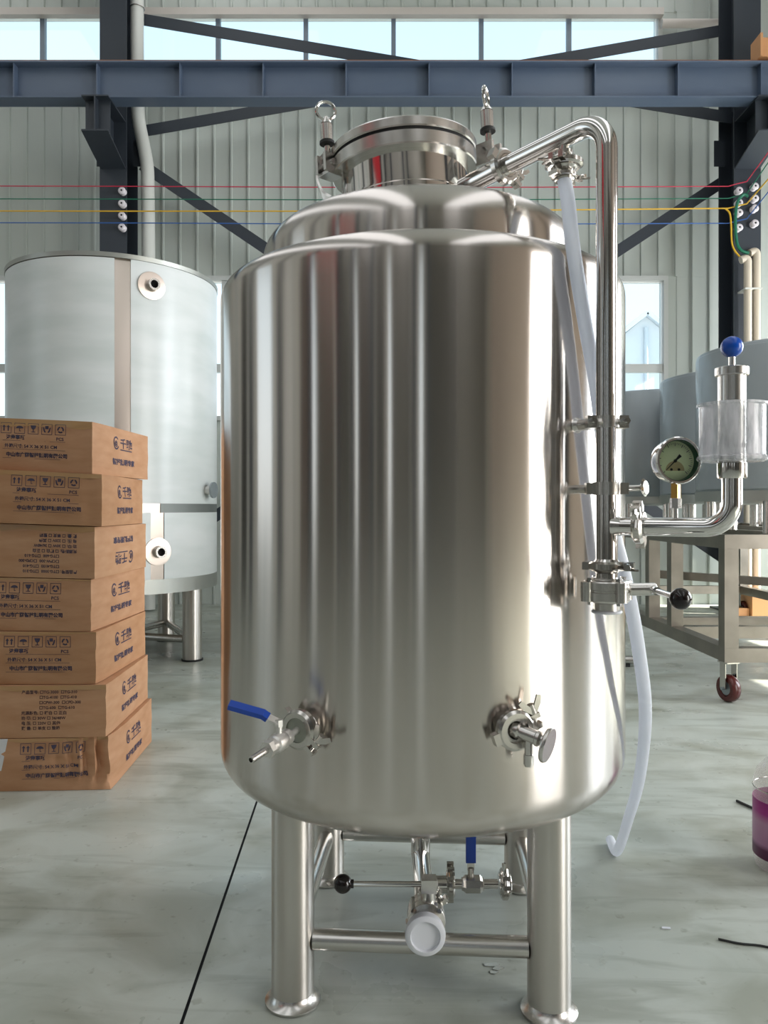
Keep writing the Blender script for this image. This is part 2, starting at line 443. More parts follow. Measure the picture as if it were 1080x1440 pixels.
g.bbox((xx, YR-.12, 0), (XR, YR, ZC))
solo('wall_rear', g, M['rearwall'], kind='structure', smooth=False)
# unseen panels added so the tank mirrors dark and pale streaks
def streak_slats(idx, x0, x1, z1, m):
    g = G(); n_ = int(z1/.3)
    for k_ in range(n_): g.bbox((x0, YR+.02, k_*z1/n_), (x1, YR+.06, (k_+.93)*z1/n_))
    solo('door_%d' % idx, g, m, kind='structure', smooth=False)
streak_slats(1, .45, 3.1, 6.5, M['doordark']); streak_slats(2, 3.15, 6.4, 6.5, M['doorolive'])
streak_slats(3, -6.9, -5.6, 6.0, M['doorbrown']); streak_slats(4, -3.1, -1.5, 6.0, M['doorolive']); streak_slats(5, -4.7, -4.1, 6.0, M['doordark'])
def streak_side(idx, y0, y1, z1, m):
    solo('door_%d' % idx, G().bbox((XL+.02, y0, 0), (XL+.06, y1, z1)), m, kind='structure', smooth=False)
streak_side(6, -2.2, -1.3, 6.0, M['doorbrown']); streak_side(7, -5.4, -3.3, 4.6, M['doorolive']); streak_side(8, -8.0, -6.6, 6.0, M['doorolive']); streak_side(9, -.6, .3, 5.0, M['doorpale']); streak_side(10, 4.9, 5.9, 5.0, M['doordark'])
solo('door_11', G().bbox((XR-.06, 2.15, 0), (XR-.02, 2.6, 6.5)), M['doorbrown'], kind='structure', smooth=False)
g = G(); gl = G()
strips = [(-6.2,-4.6), (-2.6,-1.0), (2.4,4.4)]  # glowing strips added in the roof to brighten the hall
xx = XL-.12
for a, b in strips:
    g.bbox((xx, YR-.12, ZC), (a, WY+.12, ZC+.1)); gl.bbox((a, YR-.1, ZC+.01), (b, WY+.1, ZC+.03)); xx = b
g.bbox((xx, YR-.12, ZC), (XR+.12, WY+.12, ZC+.1))
ceil = solo('ceiling', g, M['ceil'], kind='structure', smooth=False)
m = bpy.data.materials.new('frosted_rooflight'); m.use_nodes = True; nn = m.node_tree.nodes; nn.clear()
o_ = nn.new('ShaderNodeOutputMaterial'); e_ = nn.new('ShaderNodeEmission'); e_.inputs[0].default_value = (.96,.98,1,1); e_.inputs[1].default_value = ROOF_FILL
m.node_tree.links.new(e_.outputs[0], o_.inputs[0])
rl = solo('window_3', gl, m, kind='structure', smooth=False)

# dark columns added along the other three walls for the steel to mirror
k = 3
for x_, y_ in [(XL+.22, yy) for yy in (-6.0,-2.35,.75,4.2)]+[(XR-.22, yy) for yy in (.15,.50,4.85,6.52)]+[(xx, YR+.22) for xx in (-7.9,-5.2,-1.0,.3)]:
    g = G().bbox((x_-.15,y_-.2,0),(x_+.15,y_-.182,ZC-.01)).bbox((x_-.15,y_+.182,0),(x_+.15,y_+.2,ZC-.01)).bbox((x_-.006,y_-.182,0),(x_+.006,y_+.182,ZC-.01))
    solo('trim_%d' % k, g, M['column'], kind='structure', smooth=False); k += 1

# outdoors: ground and the white gabled building seen through the window
solo('ground', G().add([(-120,-90,-.05),(120,-90,-.05),(120,120,-.05),(-120,120,-.05)], [(0,1,2,3)]), M['ground'], kind='structure', smooth=False)
bY = 34.0
ob = T('outbuilding', (X(905,bY), bY+4, -.05), 'white gabled building seen through the strip window of the back wall', 'building')
gx0, gx1, gx2 = X(770,bY), X(908,bY), X(1046,bY); ze, zr = Z(560,bY), Z(445,bY)
ob.part('wall', G().prism([(gx0,-.05),(gx2,-.05),(gx2,ze),(gx1,zr),(gx0,ze)], (0,bY,0), (1,0,0), (0,0,1), -8.0), M['outwhite'], smooth=False)
for s_ in (-1, 1):
    e = gx0 if s_ < 0 else gx2
    ob.part('roof', G().bar(((gx1), bY+4, zr+.12), (e+s_*.4, bY+4, ze-.05), 8.6, .18, up=(0,0,1)), M['outroof'], smooth=False)
ob.part('rain_pipe', G().cyl((X(903,bY)+.15,bY-.1,-.05),(X(903,bY)+.15,bY-.1,zr-.5), .09), M['outroof'])

# ------------------------------------------------------------------ steel frame of the hall
def hsection(T_, name, p0, p1, wd, dp, tw, tf, m, parent=None):
    """vertical H section, flanges facing y"""
    x, y = (p0[0], p0[1]); z0, z1 = p0[2], p1[2]
    g = G(); g.bbox((x-wd/2,y-dp/2,z0),(x+wd/2,y-dp/2+tf,z1)); g.bbox((x-wd/2,y+dp/2-tf,z0),(x+wd/2,y+dp/2,z1)); g.bbox((x-tw/2,y-dp/2+tf,z0),(x+tw/2,y+dp/2-tf,z1))
    return T_.part(name, g, m, parent, smooth=False)
CXL, CXR, CY = X(159, 8.6), X(1051, 8.6), 8.8
BY = 8.2; BZ1, BZ0 = Z(86, 8.1), Z(136.5, 8.1)
def column(xc, label):
    t = T('steel_column', (xc, CY, 0), label, 'column', 'columns of the hall')
    hsection(t, 'shaft', (xc, CY, 0.02), (xc, CY, ZC-.01), .30, .40, .012, .018, M['column'])
    t.part('base_plate', G().bbox((xc-.22,CY-.28,0),(xc+.22,CY+.28,.02)), M['column'], smooth=False)
    # bracket that carries the girder
    za, zb, zc = BZ0-.014, BZ0-.36, BZ0-.52
    b = t.part('bracket', G().prism([(8.05,za),(8.599,za),(8.599,zc),(8.05,zb)], (xc-.007,0,0), (0,1,0), (0,0,1), .014), M['column'], smooth=False)
    t.part('bracket_flange', G().bbox((xc-.14,8.05,za),(xc+.14,8.598,za+.013)), M['column'], b, smooth=False)
    t.part('bracket_flange', G().prism([(8.05,zb),(8.598,zc),(8.598,zc-.016),(8.05,zb-.016)], (xc-.14,0,0), (0,1,0), (0,0,1), .28), M['column'], b, smooth=False)
    t.part('bracket_stiffener', G().bbox((xc-.13,8.14,zb-.002),(xc+.13,8.155,za-.001)), M['column'], b, smooth=False)
    for s_ in (-1,1):
        t.part('gusset', G().bbox((xc+s_*.15, CY+.03, Z(232,CY)), (xc+s_*.27, CY+.045, Z(196,CY))), M['column'], smooth=False)
    return t
colL = column(CXL, 'dark navy steel column beside the white downpipe and its four porcelain knobs')
colR = column(CXR, 'dark navy steel column carrying the two cream conduits')

t = T('crane_girder', (0, BY, BZ0), 'long blue-grey steel crane girder running across under the high windows', 'girder')
xa, xb = XL+.4, XR-.3
wb = t.part('web', G().bbox((xa,BY-.006,BZ0+.014),(xb,BY+.006,BZ1-.014)), M['girder'], smooth=False)
t.part('bottom_flange', G().bbox((xa,BY-.10,BZ0),(xb,BY+.10,BZ0+.0139)), M['girder'], smooth=False)
t.part('top_flange', G().bbox((xa,BY-.11,BZ1-.0139),(xb,BY+.11,BZ1)), M['girder'], smooth=False)
t.part('crane_rail', G().bbox((xa,BY-.03,BZ1),(xb,BY+.03,BZ1+.055)), M['rail'], label='rust-brown rail along the top', smooth=False)
sm = G().bbox((-.006,-.092,BZ0+.0142),(.006,-.0062,BZ1-.0142))
sme = sm.mesh('stiffener', M['girder'], smooth=False, off=(0,0,BZ0))
for k in range(-2, 12):
    piece('stiffener', sme, t.e, (X(18.5+117.0*k, BY-.1), 0, 0))
cs = T('crane_stop', (X(1088,BY), BY, BZ1+.055), 'tan-orange end stop standing on the rail of the girder', 'end stop')
zs = BZ1+.056
cs.part('block', G().bbox((X(1066,BY),BY-.09,zs),(X(1110,BY),BY+.09,zs+.20)), M['stop'], smooth=False)
cs.part('face_plate', G().bbox((X(1062.5,BY),BY-.11,zs),(X(1066,BY)-.001,BY+.11,zs+.24)), M['stop'], smooth=False)

def angle_bar(name, p0, p1, label, wd=.13, grp='braces between the columns'):
    p0, p1 = V(p0), V(p1)
    d = (p1-p0).normalized(); n = V((0,1,0)).cross(d)
    if n.z < 0: n = -n
    # vertical leg faces the camera, a second leg turns back along its top edge
    g = G()
    Mx = Matrix((d, V((0,1,0)), n)).transposed()
    Ln = (p1-p0).length
    g.box((p0+p1)/2, (Ln, .012, wd), M=Mx)
    g.box((p0+p1)/2+n*(wd/2-.006)+V((0,.056,0)), (Ln, .10, .011), M=Mx)
    return solo(name, g, M['column'], label, 'brace', grp, smooth=False)
yb = 8.872
cl, cr = CXL+.16, X(1030, yb)+.06
angle_bar('diagonal_brace', (cl+.06, yb, Z(27,yb)), (cr-.06, yb, Z(166,yb)), 'upper steel brace falling from the downpipe side to the conduit side, behind the girder')
angle_bar('diagonal_brace', (cl+.05, yb+.14, Z(176,yb)), (cr-.05, yb+.14, Z(31,yb)), 'upper steel brace rising from the downpipe side to the conduit side, behind the girder')
angle_bar('diagonal_brace', (cl+.08, yb, Z(232,yb)), (cr-.10, yb, Z(790,yb)), 'lower steel brace falling from the bracket beside the white downpipe')
angle_bar('diagonal_brace', (cl+.10, yb+.14, Z(790,yb)), (cr-.08, yb+.14, Z(246,yb)), 'lower steel brace falling from the column with the cream conduits')

# white downpipe beside the left column
py = 8.78
pts = catmull([P(193,-60,py), P(193,60,py), P(194,150,py), P(196,175,py), P(202,205,py), P(207,235,py), P(208,270,py), P(209,380,py), P(209,600,py), (X(209,py),py,.02)], 8)
t = T('downpipe', (X(209,py),py,0), 'white plastic downpipe with a kink beside the dark column', 'pipe')
dp = t.part('pipe', G().tube(pts, .074, 20), M['pvc'])
t.part('wire_tie', G().torus(P(193,12,py), (0,0,1), .077, .006), M['cast'], dp)

# four coloured wires on porcelain knobs
wy = 8.52
wires = [('red', 262, 262, (1082,212)), ('green', 280, 279, (1082,226)), ('yellow', 297, 293, (1082,250)), ('blue', 313.5, 314, (1082,268))]
for nme, ya, yb_, far in wires:
    z0 = Z(ya, wy); kx = X(1024, wy)
    pts = [V((XL+.05, wy, z0+.01)), V((X(174,wy), wy, z0)), V(((X(174,wy)+kx)/2, wy, (z0+Z(yb_,wy))/2-.012)), V((kx, wy, Z(yb_,wy)))]
    pts = [pts[0]]+catmull(pts[1:], 8)
    p_out = V((X(1047,wy), wy-.05, Z(yb_-4,wy))); p_far = P(far[0], far[1], wy-.55)
    pts += [V((X(1035,wy), wy-.03, Z(yb_-2,wy))), p_out, p_far, p_far+(p_far-p_out)*1.5]
    solo('wire', G().tube(pts, .0060 if nme != 'yellow' else .0078, 8), M['wire_'+nme], nme+' insulated wire strung across the hall on porcelain knobs', 'wire', 'overhead wires')
def knob(p, label, grp, d=(0,-1,0), s=1.0):
    t = T('insulator_knob', p, label, 'insulator', grp)
    p = V(p); d = V(d)
    t.part('knob', G().lathe([(0,0),(.030*s,0),(.040*s,.012),(.034*s,.03),(.024*s,.038),(.040*s,.052),(.042*s,.066),(.03*s,.078),(.012*s,.08),(.012*s,.074),(0,.074)], p, d, 20), M['porcelain'])
    t.part('screw', G().cyl(p+d*.072, p+d*.079, .010*s, seg=10), M['dark'])
for nme, ya, yb_, far in wires:
    knob((X(174,8.599)-.0, 8.599, Z(ya,8.52)-.006-.035), nme+' wire knob of white porcelain on the column beside the downpipe', 'knobs on the downpipe column')
    knob((X(1036,8.599), 8.599, Z(yb_,8.52)-.04), nme+' wire knob of white porcelain on the conduit column, next to the wall panels', 'knobs on the conduit column')
    knob((X(1058,8.599), 8.599, Z(yb_-6,8.52)-.04), nme+' wire knob of white porcelain on the conduit column, where the wire leaves it', 'knobs on the conduit column')
# conduits with drop cables
for k, (pxx, ytop, yy) in enumerate(((1051.5, 362, 8.455), (1064, 352, 8.556))):
    t = T('conduit', (X(pxx,yy),yy,0), ('cream conduit pipe on the dark column, mouth set lower', 'cream conduit pipe on the dark column, mouth set higher')[k], 'conduit', 'conduits')
    pts = fillet([P(pxx-10,ytop+4,yy), P(pxx,ytop,yy), (X(pxx,yy),yy,.01)], .05, 6)
    t.part('pipe', G().tube(pts, .042, 16), M['conduit'])
    t.part('clip', G().bbox((X(pxx,yy)-.048,yy-.046,Z(407,yy)-.008),(X(pxx,yy)+.048,8.599,Z(407,yy)+.008)), M['pvc'], smooth=False)
for nme, pp, lab in (('yellow', [(1020,293),(1026,300),(1028,315),(1029,340),(1033,352),(1041,362)], 'yellow drop wire running down into the lower conduit mouth'),
                     ('green', [(1052,276),(1045,274),(1037,285),(1034,310),(1036,340),(1042,352),(1053,356)], 'green cable looping down into the higher conduit mouth')):
    solo('drop_cable', G().tube(catmull([P(a,b,8.46) for a,b in pp], 6), .010 if nme=='yellow' else .017, 8), M['wire_'+nme], lab, 'cable')

# red cloth added out of view so the manhole neck mirrors a red streak
t = T('banner', (XL+.02, -3.2, 5.5), 'plain red cloth banner high on the wall, seen mirrored in the polished manhole neck', 'banner')
g = G(); n0 = 12
for i in range(n0+1):
    y = -5.9+4.4*i/n0; dx = .03+.02*math.sin(i*1.3)
    g.v += [V((XL+dx, y, 5.6)), V((XL+dx, y, 6.9)), V((XL+dx+.004, y, 5.6)), V((XL+dx+.004, y, 6.9))]
for i in range(n0):
    a = 4*i; g.f += [(a,a+1,a+5,a+4),(a+2,a+6,a+7,a+3),(a,a+4,a+6,a+2),(a+1,a+3,a+7,a+5)]
t.part('cloth', g, M['banner'], ang=180)
t.part('rod', G().cyl((XL+.03,-6.0,6.92),(XL+.03,-1.4,6.92),.02), M['cast'])
#@@MAIN
# ------------------------------------------------------------------ the main tank
AX, AY = 0.100, 2.11
def pol(r, deg, z):
    a = math.radians(deg); return V((AX+r*math.sin(a), AY-r*math.cos(a), z))
def rad(deg): a = math.radians(deg); return V((math.sin(a), -math.cos(a), 0))
def tan(deg): a = math.radians(deg); return V((math.cos(a), math.sin(a), 0))
R = 0.5365
tk = T('steel_tank', (AX, AY, 0), 'tall brushed stainless steel tank on four tubular legs with manhole lid and side pipework', 'tank')
def arc(cx, cz, r, a0, a1, n):
    return [(cx+r*math.cos(math.radians(a0+(a1-a0)*i/n)), cz+r*math.sin(math.radians(a0+(a1-a0)*i/n))) for i in range(n+1)]
prof = [(0,.400),(.10,.402),(.20,.410),(.30,.425),(.38,.445)]
prof += arc(R-.087, .552, .087, -75, 0, 10)
prof += [(R, .62),(R,.9),(R,1.2),(R,1.5),(R,1.66)]
prof += arc(R-.052, 1.707, .052, 0, 84, 10)+[(.45,1.7612),(.41,1.7625)]
shell = tk.part('shell', G().lathe(prof, (AX,AY,0), seg=128), M['shell'], ang=60)
dp_ = [(.4285,1.755)]+[(.4285,1.80),(.427,1.823)]+arc(.427-.087, 1.823, .087, 6, 62, 8)
dp_ += [(.33,1.914),(.27,1.938),(.20,1.957),(.10,1.968),(0,1.971)]
tk.part('dome', G().lathe(dp_, (AX,AY,0), seg=128), M['shell'], ang=60)
tk.part('weld_seam', G().torus((AX,AY,1.7630), (0,0,1), .430, .004, 96, 8), M['satin'])
tk.part('drip_ring', G().lathe([(.045,.395),(.05,.40),(.05,.408),(.03,.412)], (AX,AY,0), seg=32), M['satin'])

# manhole: neck, flange, lid, tilted a little towards the left
ma = V((-math.sin(math.radians(3.6)), .0, math.cos(math.radians(3.6)))); mo = V((.0585, AY, 0)); mo = mo-ma*0.0
mo = V((.0585+2.05*math.tan(math.radians(3.6)), AY, 0))
nk = tk.part('manhole_neck', G().lathe([(.160,1.93),(.176,1.93),(.176,2.000),(.1785,2.002),(.1785,2.005),(.174,2.007),(.174,2.088)], mo, ma, 96), M['polish'], label='mirror polished neck', ang=25)
tk.part('flange', G().lathe([(.165,2.084),(.196,2.084),(.199,2.087),(.199,2.117),(.196,2.120),(.165,2.120)], mo, ma, 96), M['satin'])
tk.part('gasket', G().lathe([(.165,2.119),(.194,2.119),(.194,2.127),(.165,2.127)], mo, ma, 96), M['dark'])
lid = tk.part('lid', G().lathe([(.0,2.126),(.198,2.126),(.201,2.129),(.201,2.148),(.198,2.152),(.17,2.158),(.08,2.168),(0,2.171)], mo, ma, 96), M['satin'])
def eye_bolt(px, py_ring, Yd, tilt_face, ringdir, lean):
    c = P(px, py_ring, Yd); up = (ma+V((lean,0,0))).normalized()
    base = c-up*.150
    b = tk.part('eye_bolt', G().cyl(base, c-up*.030, .0085, seg=16), M['polish'], label='swing bolt holding the lid')
    tk.part('ring', G().torus(c, ringdir, .0255, .0042, 32, 10), M['polish'], b)
    tk.part('socket', G().cyl(c-up*.082, c-up*.036, .0165, seg=24, bev=.002).lathe([(.0165,0),(.013,.006),(.007,.016),(.006,.02),(0,.02)], c-up*.036, up, 24), M['satin'], b)
    tk.part('washer', G().cyl(c-up*.090, c-up*.083, .020, seg=24), M['rubber'], b)
    # clevis block welded to the flange
    n = V(tilt_face).normalized(); s_ = up.cross(n).normalized()
    Mx = Matrix((s_, n, up)).transposed()
    g = G()
    for q in (-1,1): g.box(base+up*.004+s_*q*.0175, (.010,.050,.048), M=Mx)
    g.box(base+up*-.022-n*.006, (.044,.046,.008), M=Mx)
    tk.part('clevis', g, M['satin'], b, smooth=False)
    tk.part('pin', G().cyl(base-s_*.026+up*.006, base+s_*.026+up*.006, .0085, seg=16), M['polish'], b)
eye_bolt(458, 156, 2.06, (-.75,-.66,0), (.15,-1,.1), .02)
eye_bolt(683, 137, 1.985, (.72,-.69,0), (.93,-.38,.05), .0)
# curved hinge strap at the left of the neck
hp = catmull([P(463,215,2.12), P(449,232,2.13), P(447,256,2.13), P(455,274,2.12), P(466,281,2.10)], 6)
g = G(); nh = len(hp)
for i_, p_ in enumerate(hp):
    d_ = (hp[min(i_+1,nh-1)]-hp[max(i_-1,0)]).normalized(); n_ = V((0,1,0)).cross(d_).normalized()
    g.v += [p_+V((0,-.024,0))+n_*.003, p_+V((0,.024,0))+n_*.003, p_+V((0,.024,0))-n_*.003, p_+V((0,-.024,0))-n_*.003]
for i_ in range(nh-1):
    for j_ in range(4):
        k_ = (j_+1) % 4; g.f.append((4*i_+j_, 4*i_+k_, 4*i_+4+k_, 4*i_+4+j_))
g.f += [(0,1,2,3),(4*nh-4,4*nh-3,4*nh-2,4*nh-1)]
tk.part('hinge_strap', g, M['satin'], ang=50)

# legs, feet, rails
LEGS = [V((-.2165,1.83,0)), V((.384,1.79,0)), V((.424,2.39,0)), V((-.1765,2.43,0))]
for p in LEGS:
    lg = tk.part('leg', G().cyl(p+V((0,0,.026)), p+V((0,0,.53)), .0505, seg=40), M['leg'])
    tk.part('foot', G().lathe([(0,0),(.062,0),(.066,.003),(.066,.007),(.058,.012),(.050,.022),(.046,.034),(.046,.045),(0,.045)], p, seg=40), M['satin'], lg)
for i in range(4):
    a, b = LEGS[i], LEGS[(i+1) % 4]; d = (b-a).normalized()
    tk.part('rail', G().cyl(a+d*.049+V((0,0,.148)), b-d*.049+V((0,0,.148)), .024, seg=28), M['leg'] if False else M['satin'])

# ---- small fittings
def wing_nut(parent, p, d, size=.02, spread=None):
    """hub along d with two flared wings"""
    p = V(p); d = V(d).normalized(); u = V(spread).normalized() if spread is not None else frame(d)[0]
    u = (u-d*u.dot(d)).normalized(); n = d.cross(u); s = size
    g = G().cyl(p, p+d*s*.9, s*.42, s*.34, 14)
    for q in (-1,1):
        poly = [(q*s*.25,0),(q*s*.95,s*.75),(q*s*1.25,s*1.45),(q*s*.85,s*1.65),(q*s*.45,s*1.1),(q*s*.2,s*.75)]
        if q < 0: poly = poly[::-1]
        g.prism(poly, p-n*s*.11, u, d, s*.22)
    return tk.part('wing_nut', g, M['cast'], parent, smooth=False)
def clamp(p, a, r, bolt, wd=.022, size=.02, nutdir=None):
    """two-piece sanitary clamp ring round an axis a, swing bolt at the side 'bolt'"""
    p = V(p); a = V(a).normalized(); bd = V(bolt); bd = (bd-a*bd.dot(a)).normalized(); t = a.cross(bd)
    h = wd/2
    g = G().lathe([(r-.004,-h),(r+.006,-h),(r+.012,-h*.55),(r+.012,h*.55),(r+.006,h),(r-.004,h),(r-.004,-h)], p, a, 40)
    Mx = Matrix((bd, t, a)).transposed()
    for q in (-1,1): g.box(p+bd*(r+.017)+t*q*.011, (.024,.010,wd*.85), M=Mx)
    g.box(p-bd*(r+.014), (.016,.024,wd*.8), M=Mx)
    c = tk.part('clamp', g, M['cast'], ang=30)
    nd = t if nutdir is None or V(nutdir).dot(t) > 0 else -t
    b0 = p+bd*(r+.018)-nd*.020
    tk.part('swing_bolt', G().cyl(b0, b0+nd*.052, .0038, seg=12), M['polish'], c)
    wing_nut(c, b0+nd*.036, nd, size, bd)
    return c
def ball_knob(parent, p, d, r):
    p = V(p); d = V(d).normalized()
    return tk.part('ball_knob', G().sphere(p, r, 28, 16, d).cyl(p-d*(r+.004), p-d*(r*.8), r*.45, seg=16), M['blackball'], parent, label='black ball knob')

# ---- spray pipe: out of the neck, over the shoulder and down the side
FP = 36.9; RP = .614; ZA = 1.994
d_p, t_p = rad(FP), tan(FP)
tk.part('stub_pipe', G().cyl(pol(.175,FP,ZA-.002), pol(.300,FP,ZA), .0245, seg=32), M['polish'])
tk.part('ferrule', G().cyl(pol(.305,FP,ZA), pol(.330,FP,ZA), .031, seg=32, bev=.002), M['polish'])
clamp(pol(.318,FP,ZA), d_p, .030, V((0,0,-.5))+t_p, .024, .018)
pts = fillet([pol(.322,FP,ZA), pol(RP,FP,ZA), pol(RP,FP,1.052)], .068, 12)
tk.part('spray_pipe', G().tube(pts, .0224, 32), M['polish'], label='polished pipe bent over the shoulder and down the side')
# drop outlet with check valve under the arm
q = pol(.50, FP, 0)
dn = V((0,0,-1))
cv = tk.part('check_valve', G().lathe([(0,.015),(.011,.015),(.011,.030),(.020,.032),(.020,.038),(.026,.044),(.031,.056),(.031,.066),(.022,.076),(.015,.080),(.015,.088),(0,.088)], q+V((0,0,ZA)), dn, 32), M['cast'])
tk.part('hose_clip', G().torus(q+V((0,0,ZA-.094)), dn, .0185, .004, 28, 8).box(q+V((0,0,ZA-.094))+t_p*.024, (.014,.012,.012), rz=math.radians(FP)), M['cast'], cv)
clamp(q+V((0,0,ZA-.060)), dn, .030, -t_p+d_p*.4, .016, .014)
clamp(q+V((0,0,ZA-.086)), dn, .016, t_p, .012, .012)

# bracket from the shell to the pipe
zb = Z(596, 1.65)
br = tk.part('bracket', G().cyl(pol(.525,FP,zb), pol(.585,FP,zb), .0125, seg=20), M['polish'])
tk.part('boss', G().lathe([(.022,0),(.017,.006),(.0127,.014),(0,.014)], pol(.531,FP,zb), d_p, 24), M['satin'], br)
c0 = pol(RP,FP,zb)
g = G().lathe([(.0224,-.012),(.0275,-.012),(.0275,.012),(.0224,.012),(.0224,-.012)], c0, (0,0,1), 36)
Mx = Matrix((V((1,0,0)), V((0,1,0)), V((0,0,1)))).transposed()
for s_ in (-1,1): g.box(c0+V((s_*.033,0,0)), (.020,.026,.026)); 
tk.part('pipe_strap', g, M['satin'], br, ang=30)
for s_ in (-1,1): tk.part('bolt', G().cyl(c0+V((s_*.034,-.0135,0)), c0+V((s_*.034,-.030,0)), .0075, seg=6).cyl(c0+V((s_*.034,-.029,0)), c0+V((s_*.034,-.036,0)), .0045, seg=12), M['polish'], br, ang=20)
# second hanger with thumb screw
zb = Z(687, 1.62); c0 = pol(RP,FP,zb)
g = G().lathe([(.0224,-.0135),(.0285,-.0135),(.0285,.0135),(.0224,.0135),(.0224,-.0135)], c0, (0,0,1), 36)
g.box(c0+V((-.033,.01,0)), (.018,.02,.024)).box(c0+V((.033,0,0)), (.022,.018,.024))
h2 = tk.part('pipe_strap', g, M['satin'], ang=30)
tk.part('hanger_rod', G().cyl(pol(.525,FP,zb), c0-d_p*.024, .010, seg=16), M['polish'], h2)
tk.part('thumb_screw', G().cyl(c0+V((.040,-.002,0)), c0+V((.068,-.004,.001)), .0065, seg=12).lathe([(0,-.003),(.014,-.003),(.019,0),(.014,.004),(0,.004)], c0+V((.078,-.004,.002)), (.75,-.66,.1), 24), M['cast'], h2)
# tee branch to gauge and relief valve
zt = Z(740, 1.62); bd_ = V((.865,-.5,0)).normalized(); p0 = pol(RP,FP,zt)
def br_(t_, z=None): q_ = p0+bd_*t_; return V((q_.x, q_.y, zt if z is None else z))
tk.part('tee_collar', G().cyl(br_(.012), br_(.030), .0235, .0195, 28), M['polish'])
tk.part('branch_pipe', G().cyl(br_(.015), br_(.058), .0188, seg=28), M['polish'])
clamp(br_(.066), bd_, .024, V((0,0,1))-V((.3,.5,0)), .022, .019)
tk.part('ferrule', G().cyl(br_(.058), br_(.066), .026, seg=28).cyl(br_(.0665), br_(.0745), .026, seg=28), M['polish'])
tl = .241
pts = fillet([br_(.074), br_(tl), br_(tl, 1.232)], .056, 12)
tk.part('elbow_pipe', G().tube(pts, .0192, 32), M['polish'], label='polished elbow pipe turning up to the relief valve')

# pressure gauge
tg_ = .1375; gp = br_(tg_); fz = V((.10,-.99,0)).normalized(); gc = V((gp.x, gp.y, Z(648, gp.y)))
gs = tk.part('gauge_stem', G().cyl(V((gp.x,gp.y,zt+.016)), V((gp.x,gp.y,zt+.045)), .0045, seg=14).cyl(V((gp.x,gp.y,zt+.038)), V((gp.x,gp.y,zt+.058)), .0115, seg=6), M['satin'], ang=20)
tk.part('brass_fitting', G().cyl(V((gp.x,gp.y,zt+.058)), V((gp.x,gp.y,gc.z-.043)), .0095, seg=4), M['brass'], gs, label='brass fitting under the gauge', ang=20)
ga = tk.part('pressure_gauge', G().lathe([(0,-.026),(.036,-.026),(.043,-.021),(.0445,-.012),(.0445,.004),(.0475,.005),(.0480,.012),(.0455,.0155),(.0415,.0155),(.0412,.013),(.0430,.011),(.0430,-.010),(0,-.010)], gc, fz, 48), M['polish'])
DZ = -.003
tk.part('inner_ring', G().lathe([(.0402,-.006),(.0402,.0128),(.0415,.0128),(.0415,-.006),(.0402,-.006)], gc, fz, 48), mat('green_glycerine', (.012,.10,.06), .3), ga, label='dark green inner ring')
mdial = mat('gauge_dial', (.80,.84,.56), .5, 0, .3)
tk.part('dial', G().lathe([(0,DZ),(.0400,DZ)], gc, fz, 48), mdial, ga, label='pale green dial face', smooth=False)
gu, gv = V((0,0,1)).cross(-fz).normalized(), V((0,0,1))
if gu.x < 0: gu = -gu
gm = G()
for k in range(41):       # scale ticks round the dial
    a_ = math.radians(225-270*k/40); lo = .030 if k % 4 == 0 else .033
    d_ = gu*math.cos(a_)+gv*math.sin(a_)
    gm.bar(gc+d_*lo+fz*(DZ+.0003), gc+d_*.0365+fz*(DZ+.0003), .0006 if k % 4 else .0012, .0003, up=fz)
tk.part('scale_marks', gm, M['ink'], ga, smooth=False)
nd_ = (gu*-.62+gv*-.62).normalized()
tk.part('needle', G().prism([(-.0035,-.016),(.0035,-.016),(.0012,.0),(.0006,.026),(-.0006,.026),(-.0012,0)], gc+fz*(DZ+.0012), nd_.cross(fz)*-1, nd_, .0006).lathe([(0,DZ+.0012),(.0035,DZ+.0012),(.003,DZ+.003),(0,DZ+.003)], gc, fz, 16), M['dark'], ga, smooth=False)
msect = mat('dial_tan', (.50,.40,.22), .5)
tk.part('dial_badge', G().prism([(.020*math.cos(PI*i/12), .020*math.sin(PI*i/12)) for i in range(13)], gc+fz*(DZ+.0002)-gv*.020, gu, gv, -.0002), msect, ga, smooth=False)
for s_ in (-1,1): tk.part('dial_screw', G().cyl(gc+gu*s_*.008-gv*.0175+fz*(DZ+.0004), gc+gu*s_*.008-gv*.0175+fz*(DZ+.0016), .0026, seg=12), M['dark'], ga)
mlens = glass('gauge_lens', (.95,.99,.96), .04)
tk.part('lens', G().lathe([(0,.0142),(.0412,.0142)], gc, fz, 40), mlens, ga, smooth=False)

# relief valve with clear cup
rv = br_(tl, 0); r0 = V((rv.x, rv.y, 0)); UP = (0,0,1); Yr = rv.y
zc0, zc1 = Z(673,Yr), Z(651,Yr)
rb = tk.part('relief_valve', G().lathe([(0,zc1),(.0257,zc1),(.0257,Z(529,Yr)),(0,Z(529,Yr))], r0, UP, 40), M['satin'], label='pressure relief valve with steel body')
tk.part('collar', G().lathe([(.018,zc0),(.0265,zc0),(.0275,zc0+.003),(.0275,zc1-.001),(.018,zc1-.001)], r0, UP, 40), M['polish'], rb, ang=30)
tk.part('cap', G().lathe([(0,Z(529,Yr)),(.0295,Z(529,Yr)),(.0310,Z(528,Yr)),(.0310,Z(518,Yr)),(.0295,Z(517,Yr)),(0,Z(516,Yr))], r0, UP, 40), M['satin'], rb, ang=30)
tk.part('stem', G().cyl((rv.x,rv.y,Z(517,Yr)), (rv.x,rv.y,Z(498,Yr)), .0062, seg=16), M['polish'], rb)
tk.part('pull_ball', G().sphere((rv.x,rv.y,Z(488,Yr)), .0208, 32, 20), M['blueball'], rb, label='blue ball on top of the relief valve')
zf = Z(649.5,Yr)
